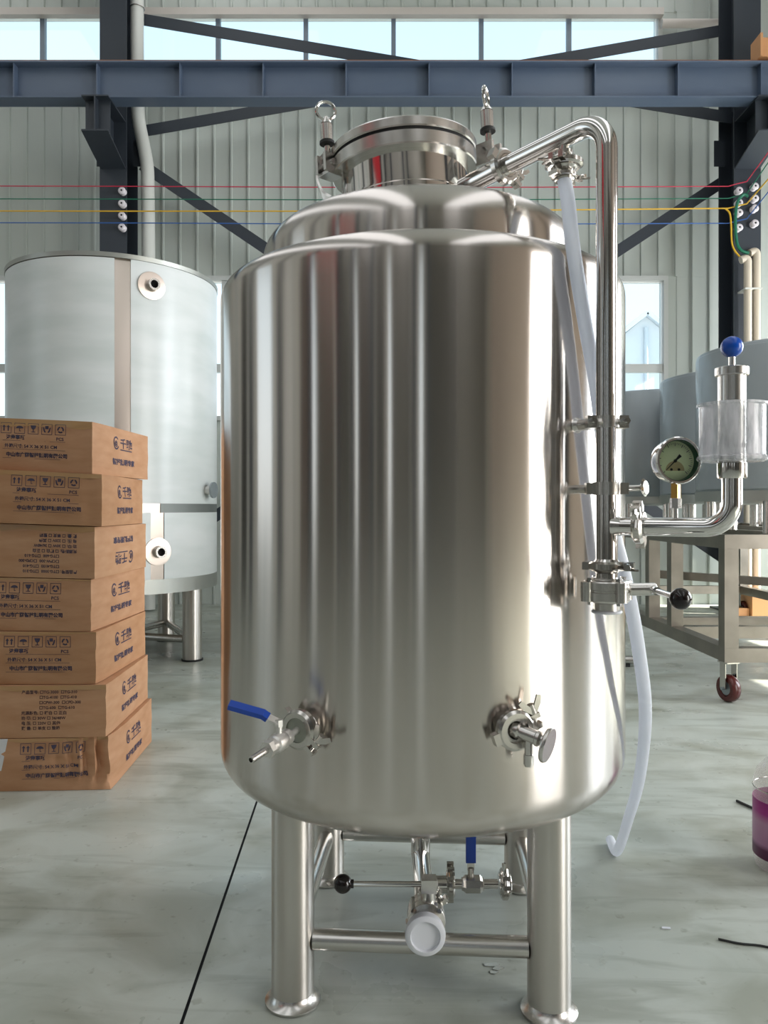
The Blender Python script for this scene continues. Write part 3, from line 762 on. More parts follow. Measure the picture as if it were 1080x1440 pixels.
tk.part('cup_base', G().lathe([(.0262,zf),(.058,zf),(.0635,zf+.003),(.0645,zf+.008),(.0615,zf+.012),(.0262,zf+.010),(.0262,zf)], r0, UP, 48), M['cup'], rb)
zt2 = Z(568,Yr)
tk.part('clear_cup', G().lathe([(.0600,zf+.0125),(.0605,zt2-.006),(.0645,zt2-.004),(.0648,zt2),(.0615,zt2),(.0592,zt2-.004),(.0588,zf+.0125)], r0, UP, 64), M['cup'], rb, label='scuffed clear plastic cup')
for dg in (-42, -6, 30, 70, 150, 210):
    a_ = math.radians(dg); d_ = V((math.sin(a_),-math.cos(a_),0)); c_ = V((rv.x,rv.y,Z(627,Yr)))
    tk.part('vent_hole', G().cyl(c_+d_*.0240, c_+d_*.0260, .0052, seg=16), M['dark'], rb)

# butterfly valve at the foot of the pipe
pz = pol(RP, FP, 0); Yp = pz.y
def zz(y): return Z(y, Yp)
clamp((pz.x,pz.y,zz(796)), UP, .027, V((.9,-.4,0)), .020, .019, nutdir=(0,-1,0))
tk.part('ferrule', G().lathe([(.0224,zz(786)),(.027,zz(790)),(.027,zz(803)),(.0224,zz(806)),(.0224,zz(812)),(0,zz(812))], V((pz.x,pz.y,0)), UP, 32), M['polish'])
vb = tk.part('butterfly_valve', G().lathe([(0,zz(812)),(.030,zz(812)),(.034,zz(815)),(.0455,zz(816)),(.0470,zz(818)),(.0470,zz(828)),(.0445,zz(829)),(.0445,zz(831)),(.0470,zz(832)),(.0470,zz(843)),(.0455,zz(845)),(.030,zz(846)),(.0262,zz(848)),(.0262,zz(858)),(0,zz(858))], V((pz.x,pz.y,0)), UP, 40), M['satin'], ang=25)
for k in range(4):
    a_ = math.radians(20+90*k); c_ = V((pz.x+.0415*math.cos(a_), pz.y+.0415*math.sin(a_), 0))
    tk.part('bolt', G().cyl(c_+V((0,0,zz(849))), c_+V((0,0,zz(811.5))), .0062, seg=6), M['polish'], vb, ang=20)
    tk.part('lug', G().lathe([(0,zz(844)),(.0125,zz(844)),(.0125,zz(817)),(0,zz(817))], c_+V((.008*math.cos(a_),.008*math.sin(a_),0)), UP, 16), M['satin'], vb, ang=25)
tk.part('gasket_ring', G().lathe([(.020,zz(862)),(.030,zz(862)),(.032,zz(860)),(.030,zz(858)),(.020,zz(858)),(.020,zz(862))], V((pz.x,pz.y,0)), UP, 32), M['whitecap'], vb)
hz = zz(829)
nb = V((pz.x+.045, pz.y, hz)); ne = V((X(922,Yp), pz.y, hz+.001))
tk.part('handle_neck', G().cyl(nb, ne, .0135, seg=20, bev=.002), M['satin'], vb)
lb = V((X(916,Yp), pz.y-.012, hz)); le = P(957,842,1.45)
tk.part('lever', G().cyl(lb, le, .0062, seg=16).cyl(lb, lb+(le-lb)*.14, .0088, seg=16), M['polish'], vb)
ball_knob(vb, le, le-lb, .0205)

# ---- sample valve with blue lever (left port)
FL = -29.4; dl, tl_ = rad(FL), tan(FL); zl = .706
def sl(r, z=None): return pol(r, FL, zl if z is None else z)
tk.part('port', G().lathe([(.030,-.004),(.024,.004),(.0215,.012),(.0215,.020),(.030,.024),(.033,.030),(0,.030)], sl(R-.002), dl, 36), M['satin'])
sv = tk.part('end_cap', G().lathe([(0,.030),(.033,.030),(.033,.036),(.029,.041),(.0285,.0395),(.010,.0395),(0,.0395)], sl(R-.002), dl, 40), M['dullcap'])
tk.part('seal_ring', G().torus(sl(R+.0385), dl, .0300, .0018, 40, 8), M['dark'], sv)
clamp(sl(R+.030), dl, .030, tl_*1.0+V((0,0,-.85)), .022, .020, nutdir=tl_+V((0,0,.6)))
dd = (dl+V((0,0,-.13))).normalized(); q0 = sl(R+.038)
def sd(t_): return q0+dd*t_
bv = tk.part('sample_valve', G().lathe([(0,-.002),(.0072,-.002),(.0072,.028),(.0150,.029),(.0165,.033),(.0165,.046),(.0185,.050),(.0195,.058),(.0195,.070),(.0185,.076),(.0155,.080),(.0155,.092),(.0085,.094),(.0085,.100),(0,.100)], q0, dd, 24), M['valve'], ang=25)
tk.part('hex_nut', G().cyl(sd(.090), sd(.104), .0175, seg=6), M['valve'], bv, ang=20)
tk.part('spout', G().lathe([(0,.100),(.0072,.100),(.0072,.152),(.0048,.152),(.0048,.135),(0,.135)], q0, dd, 20), M['satin'], bv)
stp_ = sd(.062)+V((0,0,.019))
tk.part('stem', G().cyl(stp_-V((0,0,.004)), stp_+V((0,0,.022)), .0068, seg=16).cyl(stp_+V((0,0,.012)), stp_+V((0,0,.026)), .0088, seg=6), M['valve'], bv, ang=20)
h0 = stp_+V((0,0,.020)); hd = stp_.y
h1 = P(369, 1004, hd); h2_ = P(351, 997, hd); h3 = P(322, 991, hd)
g = G(); 
for a, b in ((h0, h1),(h1, h2_)): g.bar(a, b+(b-a)*.05, .018, .004, up=(0,-.35,1))
tk.part('lever', g, M['valve'], bv, smooth=False)
g = G().bar(P(377,1010,hd)+V((0,0,.001)), h1, .020, .010, up=(0,-.35,1)).bar(h1-(h2_-h1)*.1, h3, .021, .0105, up=(0,-.35,1))
tk.part('lever_grip', g, M['bluegrip'], bv, label='blue vinyl grip', smooth=False)

# ---- sample cock with round disc (right port)
FR = 17.4; dr, tr_ = rad(FR), tan(FR); zr_ = Z(1024, 1.585)
def sr(r, z=None): return pol(r, FR, zr_ if z is None else z)
tk.part('port', G().lathe([(.030,-.004),(.024,.004),(.0215,.012),(.0215,.020),(.030,.024),(.031,.029),(.029,.032),(.019,.032),(.018,.018),(0,.018)], sr(R-.002), dr, 36), M['satin'])
clamp(sr(R+.027), dr, .030, tr_+V((0,0,.35)), .022, .022, nutdir=(0,0,1))
ds = (dr*.74+tr_*.62+V((0,0,-.20))).normalized(); s0 = sr(R+.018)
sc_ = tk.part('sample_cock', G().lathe([(0,0),(.0175,0),(.0175,.012),(.0145,.016),(.0145,.050),(.0165,.052),(.0165,.058),(.010,.062),(.010,.066),(0,.066)], s0, ds, 28), M['satin'], ang=25)
tk.part('disc_knob', G().lathe([(0,.066),(.0345,.066),(.0365,.069),(.0365,.072),(.0345,.075),(0,.075)], s0+ds*.004-V((0,0,.006)), ds, 40), M['satin'], sc_, label='flat round disc knob')
tk.part('spout', G().cyl(s0+ds*.034-V((0,0,.010)), s0+ds*.034-V((0,0,.064)), .0085, seg=18).cyl(s0+ds*.034-V((0,0,.040)), s0+ds*.034-V((0,0,.060)), .0105, seg=18), M['satin'], sc_)

# ---- bottom outlet: pipe down, tee, butterfly valve to the front with white cap, ball valve to the right
zo = .218; DF = .196; YB = 1.951
tk.part('outlet_pipe', G().cyl((AX,AY,zo), (AX,AY,.402), .0262, seg=32), M['polish'])
tk.part('outlet_tee', G().cyl((AX,AY+.03,zo), (AX,AY-.085-DF,zo), .0262, seg=32).cyl((AX,YB,zo),(AX+.06,YB,zo), .022, seg=28), M['polish'])
fy = V((0,-1,0))
clamp((AX-.002,AY-.092-DF,zo), fy, .030, V((1,0,.9)), .024, .022, nutdir=(-.5,0,1))
ob_ = tk.part('outlet_valve', G().lathe([(0,.098),(.032,.098),(.0425,.103),(.0440,.106),(.0440,.120),(.0425,.122),(.0425,.125),(.0440,.127),(.0440,.143),(.0425,.146),(.032,.150),(.0265,.153),(.0265,.185),(.032,.188),(.032,.194),(0,.194)], (AX-.002,AY-DF,zo), fy, 40), M['satin'], ang=25)
for k in range(4):
    a_ = math.radians(45+90*k); c_ = V((AX-.002+.042*math.cos(a_), AY-DF, zo+.042*math.sin(a_)))
    tk.part('bolt', G().cyl(c_+fy*.096, c_+fy*.152, .0065, seg=6), M['polish'], ob_, ang=20)
capc = V((AX-.008, AY-.194-DF, zo+.002))
tk.part('dust_cap', G().lathe([(.034,-.012),(.043,-.012),(.0455,.006),(.0445,.012),(.040,.015),(.0335,.016),(.032,.010),(0,.009)], capc, fy, 48), M['whitecap'], ob_, label='white plastic dust cap')
vx, vy = AX+.004, AY-.124-DF
tk.part('handle_neck', G().cyl((vx,vy,zo+.040),(vx,vy,zo+.094),.0165, seg=24, bev=.002), M['satin'], ob_)
tk.part('handle_block', G().box((vx,vy-.003,zo+.080), (.036,.034,.030)), M['satin'], ob_, smooth=False)
hb = V((vx-.015, vy-.004, zo+.080)); he = V((X(482,vy-.004), vy-.004, zo+.081))
tk.part('lever', G().cyl(hb, he, .0066, seg=16), M['polish'], ob_)
ball_knob(ob_, he, he-hb, .0215)
# side ball valve
def sx(px): return X(px, YB)
tk.part('side_pipe', G().cyl((AX+.045,YB,zo),(sx(700),YB,zo), .0125, seg=24), M['polish'])
clamp((AX+.068,YB,zo), (1,0,0), .024, V((0,-.2,1)), .020, .019, nutdir=(0,-1,0))
bl = tk.part('ball_valve', G().lathe([(0,0),(.0165,0),(.0175,.004),(.023,.010),(.023,.046),(.0175,.052),(.0165,.056),(0,.056)], (sx(649),YB,zo), (1,0,0), 8), M['satin'], ang=20)
vx2 = sx(662)
tk.part('stem', G().cyl((vx2,YB,zo+.020),(vx2,YB,zo+.042),.008, seg=16), M['cast'], bl)
tk.part('lever', G().bbox((vx2-.009,YB-.003,zo+.036),(vx2+.009,YB+.001,zo+.060)), M['cast'], bl, smooth=False)
tk.part('lever_grip', G().bbox((vx2-.0125,YB-.006,zo+.055),(vx2+.0125,YB+.004,zo+.126)), M['bluegrip'], bl, label='blue vinyl grip', smooth=False)
clamp((sx(709),YB,zo), (1,0,0), .026, V((0,-1,.5)), .020, .019, nutdir=(0,.3,1))
tk.part('end_cap', G().cyl((sx(701),YB,zo),(sx(718),YB,zo), .026, seg=28, bev=.002), M['polish'])

# milky hose from the check valve, behind the pipe, round the side and down to the floor
hs = [q+V((0,0,ZA-.090)), P(799,285,1.672), P(806,350,1.640), P(822,450,1.655), P(838,540,1.672), P(850,640,1.692), P(862,740,1.715), P(876,800,1.735), P(889,860,1.76), P(899,920,1.80), P(907,985,1.87), P(906,1040,1.98), P(898,1100,2.15), P(884,1150,2.36), V((X(868,2.56),2.56,.03)), V((X(858,2.68),2.68,.0165))]
solo('hose', G().tube(catmull(hs, 8), .0155, 18), M['hose'], 'milky translucent hose hanging down beside the big tank to the floor', 'hose')
#@@BACK
# ------------------------------------------------------------------ film-wrapped tank at the back left
BX, BYY, BR = -2.147, 6.15, .793
wt = T('wrapped_tank', (BX, BYY, 0), 'wide steel tank wrapped in white protective film, standing behind the cartons', 'tank')
zt_, zb_ = Z(356, BYY-BR), Z(812, BYY-.1)
def bp(r, deg, z): a = math.radians(deg); return V((BX+r*math.sin(a), BYY-r*math.cos(a), z))
def brd(deg): a = math.radians(deg); return V((math.sin(a), -math.cos(a), 0))
def deg_at(px):
    return min((abs(CX+F*bp(BR, k*.1, 0).x/bp(BR, k*.1, 0).y-px), k*.1) for k in range(-300, 1000))[1]
def sheet(a0, a1, z0, z1, r, th=.003, n=40):
    g = G(); m_ = n+1
    for i in range(m_):
        a_ = a0+(a1-a0)*i/n
        g.v += [bp(r,a_,z0), bp(r,a_,z1), bp(r-th,a_,z0), bp(r-th,a_,z1)]
    for i in range(n):
        k = 4*i; g.f += [(k,k+4,k+5,k+1),(k+2,k+3,k+7,k+6),(k+1,k+5,k+7,k+3),(k,k+2,k+6,k+4)]
    g.f += [(0,1,3,2),(4*n,4*n+2,4*n+3,4*n+1)]
    return g
ws = wt.part('shell', G().lathe([(0,zb_-.10),(BR-.10,zb_-.08),(BR-.02,zb_-.04),(BR-.006,zb_),(BR-.006,zt_-.03),(BR-.03,zt_),(BR-.10,zt_+.04),(0,zt_+.15)], (BX,BYY,0), seg=96), M['filmstrip'], ang=40)
wt.part('rim', G().lathe([(BR-.03,zt_-.012),(BR+.004,zt_-.014),(BR+.006,zt_+.018),(BR-.03,zt_+.024)], (BX,BYY,0), seg=96), M['rawedge'])
zband0, zband1 = Z(721,BYY-.6), Z(708,BYY-.6)
sa = 1.5   # seam strip bearing
wt.part('film_sheet', sheet(deg_at(184), 185, zband1, zt_-.016, BR, n=60), M['film'])
wt.part('film_sheet', sheet(-160, deg_at(161), zband1, zt_-.020, BR, n=60), M['film'])
wt.part('film_sheet', sheet(deg_at(231), 185, zb_+.03, zband0, BR, n=60), M['film'])
wt.part('film_sheet', sheet(-160, deg_at(212), zb_+.03, zband0, BR, n=60), M['film'])
wt.part('girth_band', sheet(deg_at(226), 185, zband0+.0005, zband1-.0005, BR-.001, n=60), M['band'])
for (deg, py_) in ((deg_at(213), 402), (deg_at(222), 776)):
    zc_ = Z(py_, bp(BR,deg,0).y)
    pt = wt.part('port_plate', G().lathe([(0,-.004),(.100,-.004),(.100,.006),(.085,.008),(0,.008)], bp(BR,deg,zc_), brd(deg), 32), M['filmstrip'])
    wt.part('nozzle', G().lathe([(.045,.006),(.038,.02),(.034,.05),(.042,.055),(.042,.062),(.028,.062),(.026,.01)], bp(BR,deg,zc_), brd(deg), 28), M['satin'], pt)
    wt.part('bore', G().lathe([(0,.014),(.0265,.014)], bp(BR,deg,zc_), brd(deg), 24), M['dark'], pt)
pz_ = Z(690, BYY)
sp_ = wt.part('side_port', G().cyl(bp(BR-.01,76,pz_), bp(BR+.06,76,pz_), .035, seg=20), M['satin'])
wt.part('cover_disc', G().cyl(bp(BR+.055,76,pz_), bp(BR+.07,76,pz_), .062, seg=28), M['raw'], sp_)
wl = []
for dg in (72, 162, -18, -108):
    p = bp(BR-.09, dg, 0); wl.append(p)
    lg = wt.part('leg', G().cyl(V((p.x,p.y,.012)), V((p.x,p.y,zb_-.03)), .074, seg=32), M['leg'])
    wt.part('foot', G().cyl(V((p.x,p.y,0)), V((p.x,p.y,.014)), .082, seg=32), M['dark'], lg)
for i in range(4):
    a, b = wl[i], wl[(i+1) % 4]; d = (b-a).normalized(); zq = Z(897, 6.0)
    wt.part('rail', G().cyl(a+d*.072+V((0,0,zq)), b-d*.072+V((0,0,zq)), .030, seg=20), M['satin'])
wt.part('skirt', G().lathe([(BR-.02,zb_-.075),(BR+.002,zb_-.075),(BR+.003,zb_+.03),(BR-.006,zb_+.03)], (BX,BYY,0), seg=96), M['rawedge'])
wt.part('bottom_valve', G().cyl((BX+.1,BYY-.1,zb_-.12),(BX+.1,BYY-.1,zb_-.35), .05, seg=20).cyl((BX+.02,BYY-.1,zb_-.33),(BX+.2,BYY-.1,zb_-.33), .035, seg=20), M['cast'])

# ------------------------------------------------------------------ carts and half-finished tanks at the back right
def castor(t, p, rw=.082, yaw=0.0, ztop=.19):
    p = V(p); dx = V((math.cos(yaw), math.sin(yaw), 0)); dn_ = V((-math.sin(yaw), math.cos(yaw), 0))
    c = p+V((0,0,rw))
    cs_ = t.part('castor', G().bar(c+dx*.040+V((0,0,.0)), V((c.x,c.y,ztop-.008))+dx*.040, .05, .005, up=dx).bar(c-dx*.040, V((c.x,c.y,ztop-.008))-dx*.040, .05, .005, up=dx).box(V((c.x,c.y,ztop-.004)), (.09,.09,.008), rz=yaw), M['cast'], smooth=False)
    t.part('wheel', G().lathe([(0,-.020),(rw*.55,-.020),(rw*.62,-.030),(rw*.90,-.030),(rw,-.016),(rw,.016),(rw*.90,.030),(rw*.62,.030),(rw*.55,.020),(0,.020)], c, dx, 36), M['redwheel'], cs_, label='dark red castor wheel')
    t.part('axle', G().cyl(c-dx*.052, c+dx*.052, .010, seg=12).cyl(c-dx*.0225,c-dx*.0215,rw*.5,seg=24), M['raw'], cs_)
def cart(x0, x1, y0, y1, ztop, zlow, label, tube=.085, mid=True, low=True, posts=()):
    t = T('steel_cart', ((x0+x1)/2,(y0+y1)/2,0), label, 'cart')
    h = tube/2; zb0 = zlow-tube
    for x_ in (x0+h, x1-h):
        for y_ in (y0+h, y1-h):
            t.part('post', G().bbox((x_-h,y_-h,(zlow+.0005) if low else zb0),(x_+h,y_+h,ztop-tube-.0005)), M['cart'], smooth=False)
            castor(t, (x_, y_, 0), ztop=zb0, yaw=.25)
    for z1_ in ((zlow, ztop) if low else (ztop,)):
        for y_ in (y0+h, y1-h): t.part('rail', G().bbox((x0,y_-h,z1_-tube),(x1,y_+h,z1_)), M['cart'], smooth=False)
        for x_ in (x0+h, x1-h): t.part('rail', G().bbox((x_-h,y0+tube+.0005,z1_-tube),(x_+h,y1-tube-.0005,z1_)), M['cart'], smooth=False)
    for y_ in posts:
        for x_ in (x0+h, x1-h): t.part('post', G().bbox((x_-h,y_-h,zlow+.0005),(x_+h,y_+h,ztop-tube-.0005)), M['cart'], smooth=False)
        t.part('cross_bar', G().bbox((x0+tube+.0005,y_-h,zlow-tube),(x1-tube-.0005,y_+h,zlow-.001)), M['cart'], smooth=False)
    if mid:
        n_ = 3
        for i in range(1, n_):
            xx_ = x0+(x1-x0)*i/n_
            t.part('cross_bar', G().bbox((xx_-h,y0+tube+.0005,ztop-tube),(xx_+h,y1-tube-.0005,ztop-.001)), M['cart'], smooth=False)
        t.part('brace_bar', G().bar((x0+tube, 5.98, .66), (x1-tube, 5.0, .60), .05, .06), M['cart'], smooth=False)
    return t
CAX0, CAY0 = X(1019, 4.62), 4.62
cart(CAX0, CAX0+1.9, CAY0, 8.42, Z(752,4.62), Z(912,4.62), 'long welded stainless steel cart on dark red castors carrying three grey tanks', posts=(5.52, 5.98))
def raw_tank(x, y, r, z0, z1, base, label, tall=True, wrap=False):
    t = T('grey_tank', (x,y,base), label, 'tank', 'half-finished grey tanks')
    t.part('shell', G().lathe([(0,z0-.05),(r*.7,z0-.035),(r-.02,z0-.012),(r,z0+.02),(r,z1-.03),(r-.012,z1-.008),(r-.04,z1),(r*.6,z1+.03),(0,z1+.05)], (x,y,0), seg=72), M['raw'], ang=40)
    t.part('rim', G().lathe([(r-.01,z0-.03),(r+.006,z0-.03),(r+.006,z0+.035),(r-.002,z0+.037)], (x,y,0), seg=72), M['rawedge'])
    for k in range(6):
        a_ = math.radians(20+60*k); p = V((x+(r-.08)*math.sin(a_), y-(r-.08)*math.cos(a_), 0))
        t.part('leg', G().cyl(V((p.x,p.y,base+.001)), V((p.x,p.y,z0-.005)), .038, seg=20), M['satin'])
    for k in range(3):
        a_ = math.radians(-30+30*k); p = V((x+(r-.2)*math.sin(a_), y-(r-.2)*math.cos(a_), 0))
        t.part('nozzle', G().cyl(V((p.x,p.y,base+.035)), V((p.x,p.y,z0-.03)), .024, seg=20).cyl(V((p.x,p.y,base+.028)), V((p.x,p.y,base+.05)), .05, seg=20), M['polish'] if k == 1 else M['cast'])
    if wrap:
        a0, n = 212, 44; g = G()
        t.part('film_edge', G().lathe([(r+.004,z0+.05),(r+.004,z1-.05),(r-.004,z1-.012)], (x,y,0), seg=72), M['wrap'], label='clear protective film')
    return t
cart_top = Z(752,4.62)
raw_tank(2.733, 5.20, .58, cart_top+.235, Z(474,4.75), cart_top, 'grey steel tank in clear film standing at the castor end of the long cart', wrap=True)
raw_tank(3.026, 6.6, .62, cart_top+.235, Z(517,6.1), cart_top, 'dull grey steel tank standing between two other grey tanks', wrap=True)
raw_tank(2.72, 7.86, .62, cart_top+.235, Z(547,7.3), cart_top, 'dull grey steel tank right below the strip window')
solo('floor_pallet', G().bbox((X(1058,8.2),8.2,.0),(X(1130,8.2),8.7,.24)).bbox((X(1040,8.2),8.25,.0),(X(1057,8.2),8.5,.10)), M['stop'], 'low tan crate standing on the sunlit floor by the back wall', 'crate', smooth=False)
# foot of another piece of equipment, peeping out beside the big tank
p = V((X(880,5.72), 5.72, 0))
t = T('pipe_stand', p, 'low steel pipe foot with a black rubber end, on the floor behind the hose', 'stand')
t.part('tube', G().cyl(p+V((-.25,0,.045)), p+V((.10,-.02,.045)), .030, seg=20), M['satin'])
t.part('rubber_end', G().cyl(p+V((.10,-.02,.045)), p+V((.13,-.022,.045)), .036, seg=20), M['rubber'])
t.part('rest', G().bbox(p+V((-.2,-.04,0)), p+V((.02,.04,.02))), M['rubber'], smooth=False)

# ------------------------------------------------------------------ cartons
def text_geo(body, size, bold=.0):
    c = bpy.data.curves.new('txt', 'FONT'); c.body = body; c.size = size; c.offset = bold
    c.resolution_u = 2
    o = bpy.data.objects.new('txt', c); COL.objects.link(o)
    dg = bpy.context.evaluated_depsgraph_get(); dg.update()
    me = o.evaluated_get(dg).to_mesh()
    vs = [v.co.copy() for v in me.vertices]; fs = [tuple(p.vertices) for p in me.polygons]
    o.evaluated_get(dg).to_mesh_clear(); bpy.data.objects.remove(o); bpy.data.curves.remove(c)
    return vs, fs
def rect(x0, y0, x1, y1): return [V((x0,y0,0)),V((x1,y0,0)),V((x1,y1,0)),V((x0,y1,0))]
def icon(cx, cy, s, kind):
    """package marks: this way up, umbrella, fragile, handle with care, recycle"""
    vs, fs = [], []
    def quad(p):
        n = len(vs); vs.extend([V((cx+a*s, cy+b*s, 0)) for a, b in p]); fs.append(tuple(range(n, n+len(p))))
    b = .045
    quad([(-.5,-.5),(.5,-.5),(.5,-.5+b),(-.5,-.5+b)]); quad([(-.5,.5-b),(.5,.5-b),(.5,.5),(-.5,.5)])
    quad([(-.5,-.5+b),(-.5+b,-.5+b),(-.5+b,.5-b),(-.5,.5-b)]); quad([(.5-b,-.5+b),(.5,-.5+b),(.5,.5-b),(.5-b,.5-b)])
    if kind == 0:
        for q_ in (-.2,.2):
            quad([(q_-.06,-.28),(q_+.06,-.28),(q_+.06,.08),(q_-.06,.08)]); quad([(q_-.16,.08),(q_+.16,.08),(q_,.30)])
    elif kind == 1:
        quad([(.34*math.cos(PI*i/10), .24*math.sin(PI*i/10)) for i in range(11)]); quad([(-.03,-.28),(.03,-.28),(.03,0),(-.03,0)]); quad([(.03,-.28),(.13,-.28),(.13,-.22),(.03,-.22)])
    elif kind == 2:
        quad([(-.28,.32),(-.18,.02),(.18,.02),(.28,.32)]); quad([(-.18,.02),(0,-.10),(.18,.02)]); quad([(-.04,-.26),(.04,-.26),(.04,-.06),(-.04,-.06)]); quad([(-.2,-.32),(.2,-.32),(.2,-.26),(-.2,-.26)])
    elif kind == 3:
        quad([(-.16,.02),(.16,.02),(.16,.32),(-.16,.32)])
        for q_ in (-1,1): quad([(q_*.36,.18),(q_*.26,.18),(q_*.16,-.14),(q_*.06,-.30),(q_*.22,-.30),(q_*.32,-.10)][::q_])
    else:
        for k in range(3):
            a0 = math.radians(90+120*k)
            pr = [(.32*math.cos(a0+math.radians(t_)), .32*math.sin(a0+math.radians(t_))) for t_ in (8,40,72,104)]
            pr2 = [(.18*math.cos(a0+math.radians(t_)), .18*math.sin(a0+math.radians(t_))) for t_ in (104,72,40,8)]
            quad(pr+pr2)
    return vs, fs
class Print:
    def __init__(s): s.v = []; s.f = []
    def add(s, vf, dx=0, dy=0, sx=1.0, flip=False):
        vs, fs = vf; n = len(s.v)
        s.v += [V((p.x*sx+dx, p.y+dy, 0)) for p in vs]; s.f += [tuple(i+n for i in f) for f in fs]
    def rect(s, x0, y0, x1, y1): n = len(s.v); s.v += rect(x0,y0,x1,y1); s.f.append((n,n+1,n+2,n+3))
def front_print(shift=0.0):
    # coordinates: x to the left is negative from the front right corner, y from the box bottom
    pr = Print()
    for k in range(5): pr.add(icon(-.115-.0575*(4-k)-.0+shift, .178-.0, .045, k))
    pr.add(text_geo('注意事项', .020, .0006), -.345+shift, .133)
    pr.add(text_geo('PCS', .019, .0004), -.133+shift, .132)
    pr.rect(-.36+shift, .1255, -.095+shift, .1268)
    pr.add(text_geo('外箱尺寸: 54 X 36 X 51 CM', .0185, .0004), -.352+shift, .097, 1.02)
    pr.rect(-.36+shift, .0895, -.095+shift, .0908)
    pr.add(text_geo('中山市广鹏智控照明有限公司', .0200, .0008), -.345+shift, .060)
    pr.rect(-.36+shift, .0515, -.115+shift, .0528)
    return pr
def model_print(shift=0.0, sc=1.0):
    pr = Print()
    lines = ['产品型号: □TG-3000  □TG-310', '□TG-4100  □TG-410', '□CPW-300  □CPD-300', '□TG-600  □TG-610', '光源颜色: □ 暖白 □ 正白', '功 率: □ 30W □ 36/48W', '电 压: □ 220V □ 其他', '数 量: □ 单支 □ 整箱']
    for i, s_ in enumerate(lines): pr.add(text_geo(s_, .0165, .0004), (-.335 if i in (0,4,5,6,7) else -.262)+shift, .186-.0215*i)
    return pr
def side_print():
    pr = Print()   # x runs along the side face away from the front corner
    n = len(pr.v); m_ = 20
    for k in range(m_+1):
        a_ = math.radians(40+290*k/m_); pr.v += [V((.24+.030*math.cos(a_), .150+.030*math.sin(a_), 0)), V((.24+.023*math.cos(a_), .150+.023*math.sin(a_), 0))]
    pr.f += [(n+2*k, n+2*k+1, n+2*k+3, n+2*k+2) for k in range(m_)]
    pr.add(text_geo('@', .030, .0008), .222, .139)
    pr.add(text_geo('千驰', .050, .0012), .285, .134, 1.5)
    pr.rect(.285, .120, .43, .125)
    pr.add(text_geo('智控照明专家', .030, .0012), .20, .055, 1.45)
    return pr
HB = 1.532/7
corner = [130.5, 144, 134, 129, 136, 150, 156.5]
back = [208, 200, 205, 203, 204, 208, 213]
slope_lo = [.045, .035, .022, .008, 0, 0, 0]          # rise towards the left of each box's underside
slope_hi = [.045, .045, .035, .022, .008, 0, 0]
labels = ['topmost brown carton of the stack, tilted, its icon row cut by a strip of tape', 'brown carton second from the top of the stack, with vertical creases by its corner',
          'brown carton third from the top of the stack, its printing upside down', 'brown carton in the middle of the stack, fourth from the top',
          'brown carton third from the bottom of the stack, with a pale scratch across its icons', 'brown carton second from the bottom, list of model numbers on its front',
          'bottom brown carton standing on the floor, its corner crushed and wrinkled']
LB, WB, DC = .66, .60, 3.20
fp, mp_, spp = front_print(), model_print(), side_print()
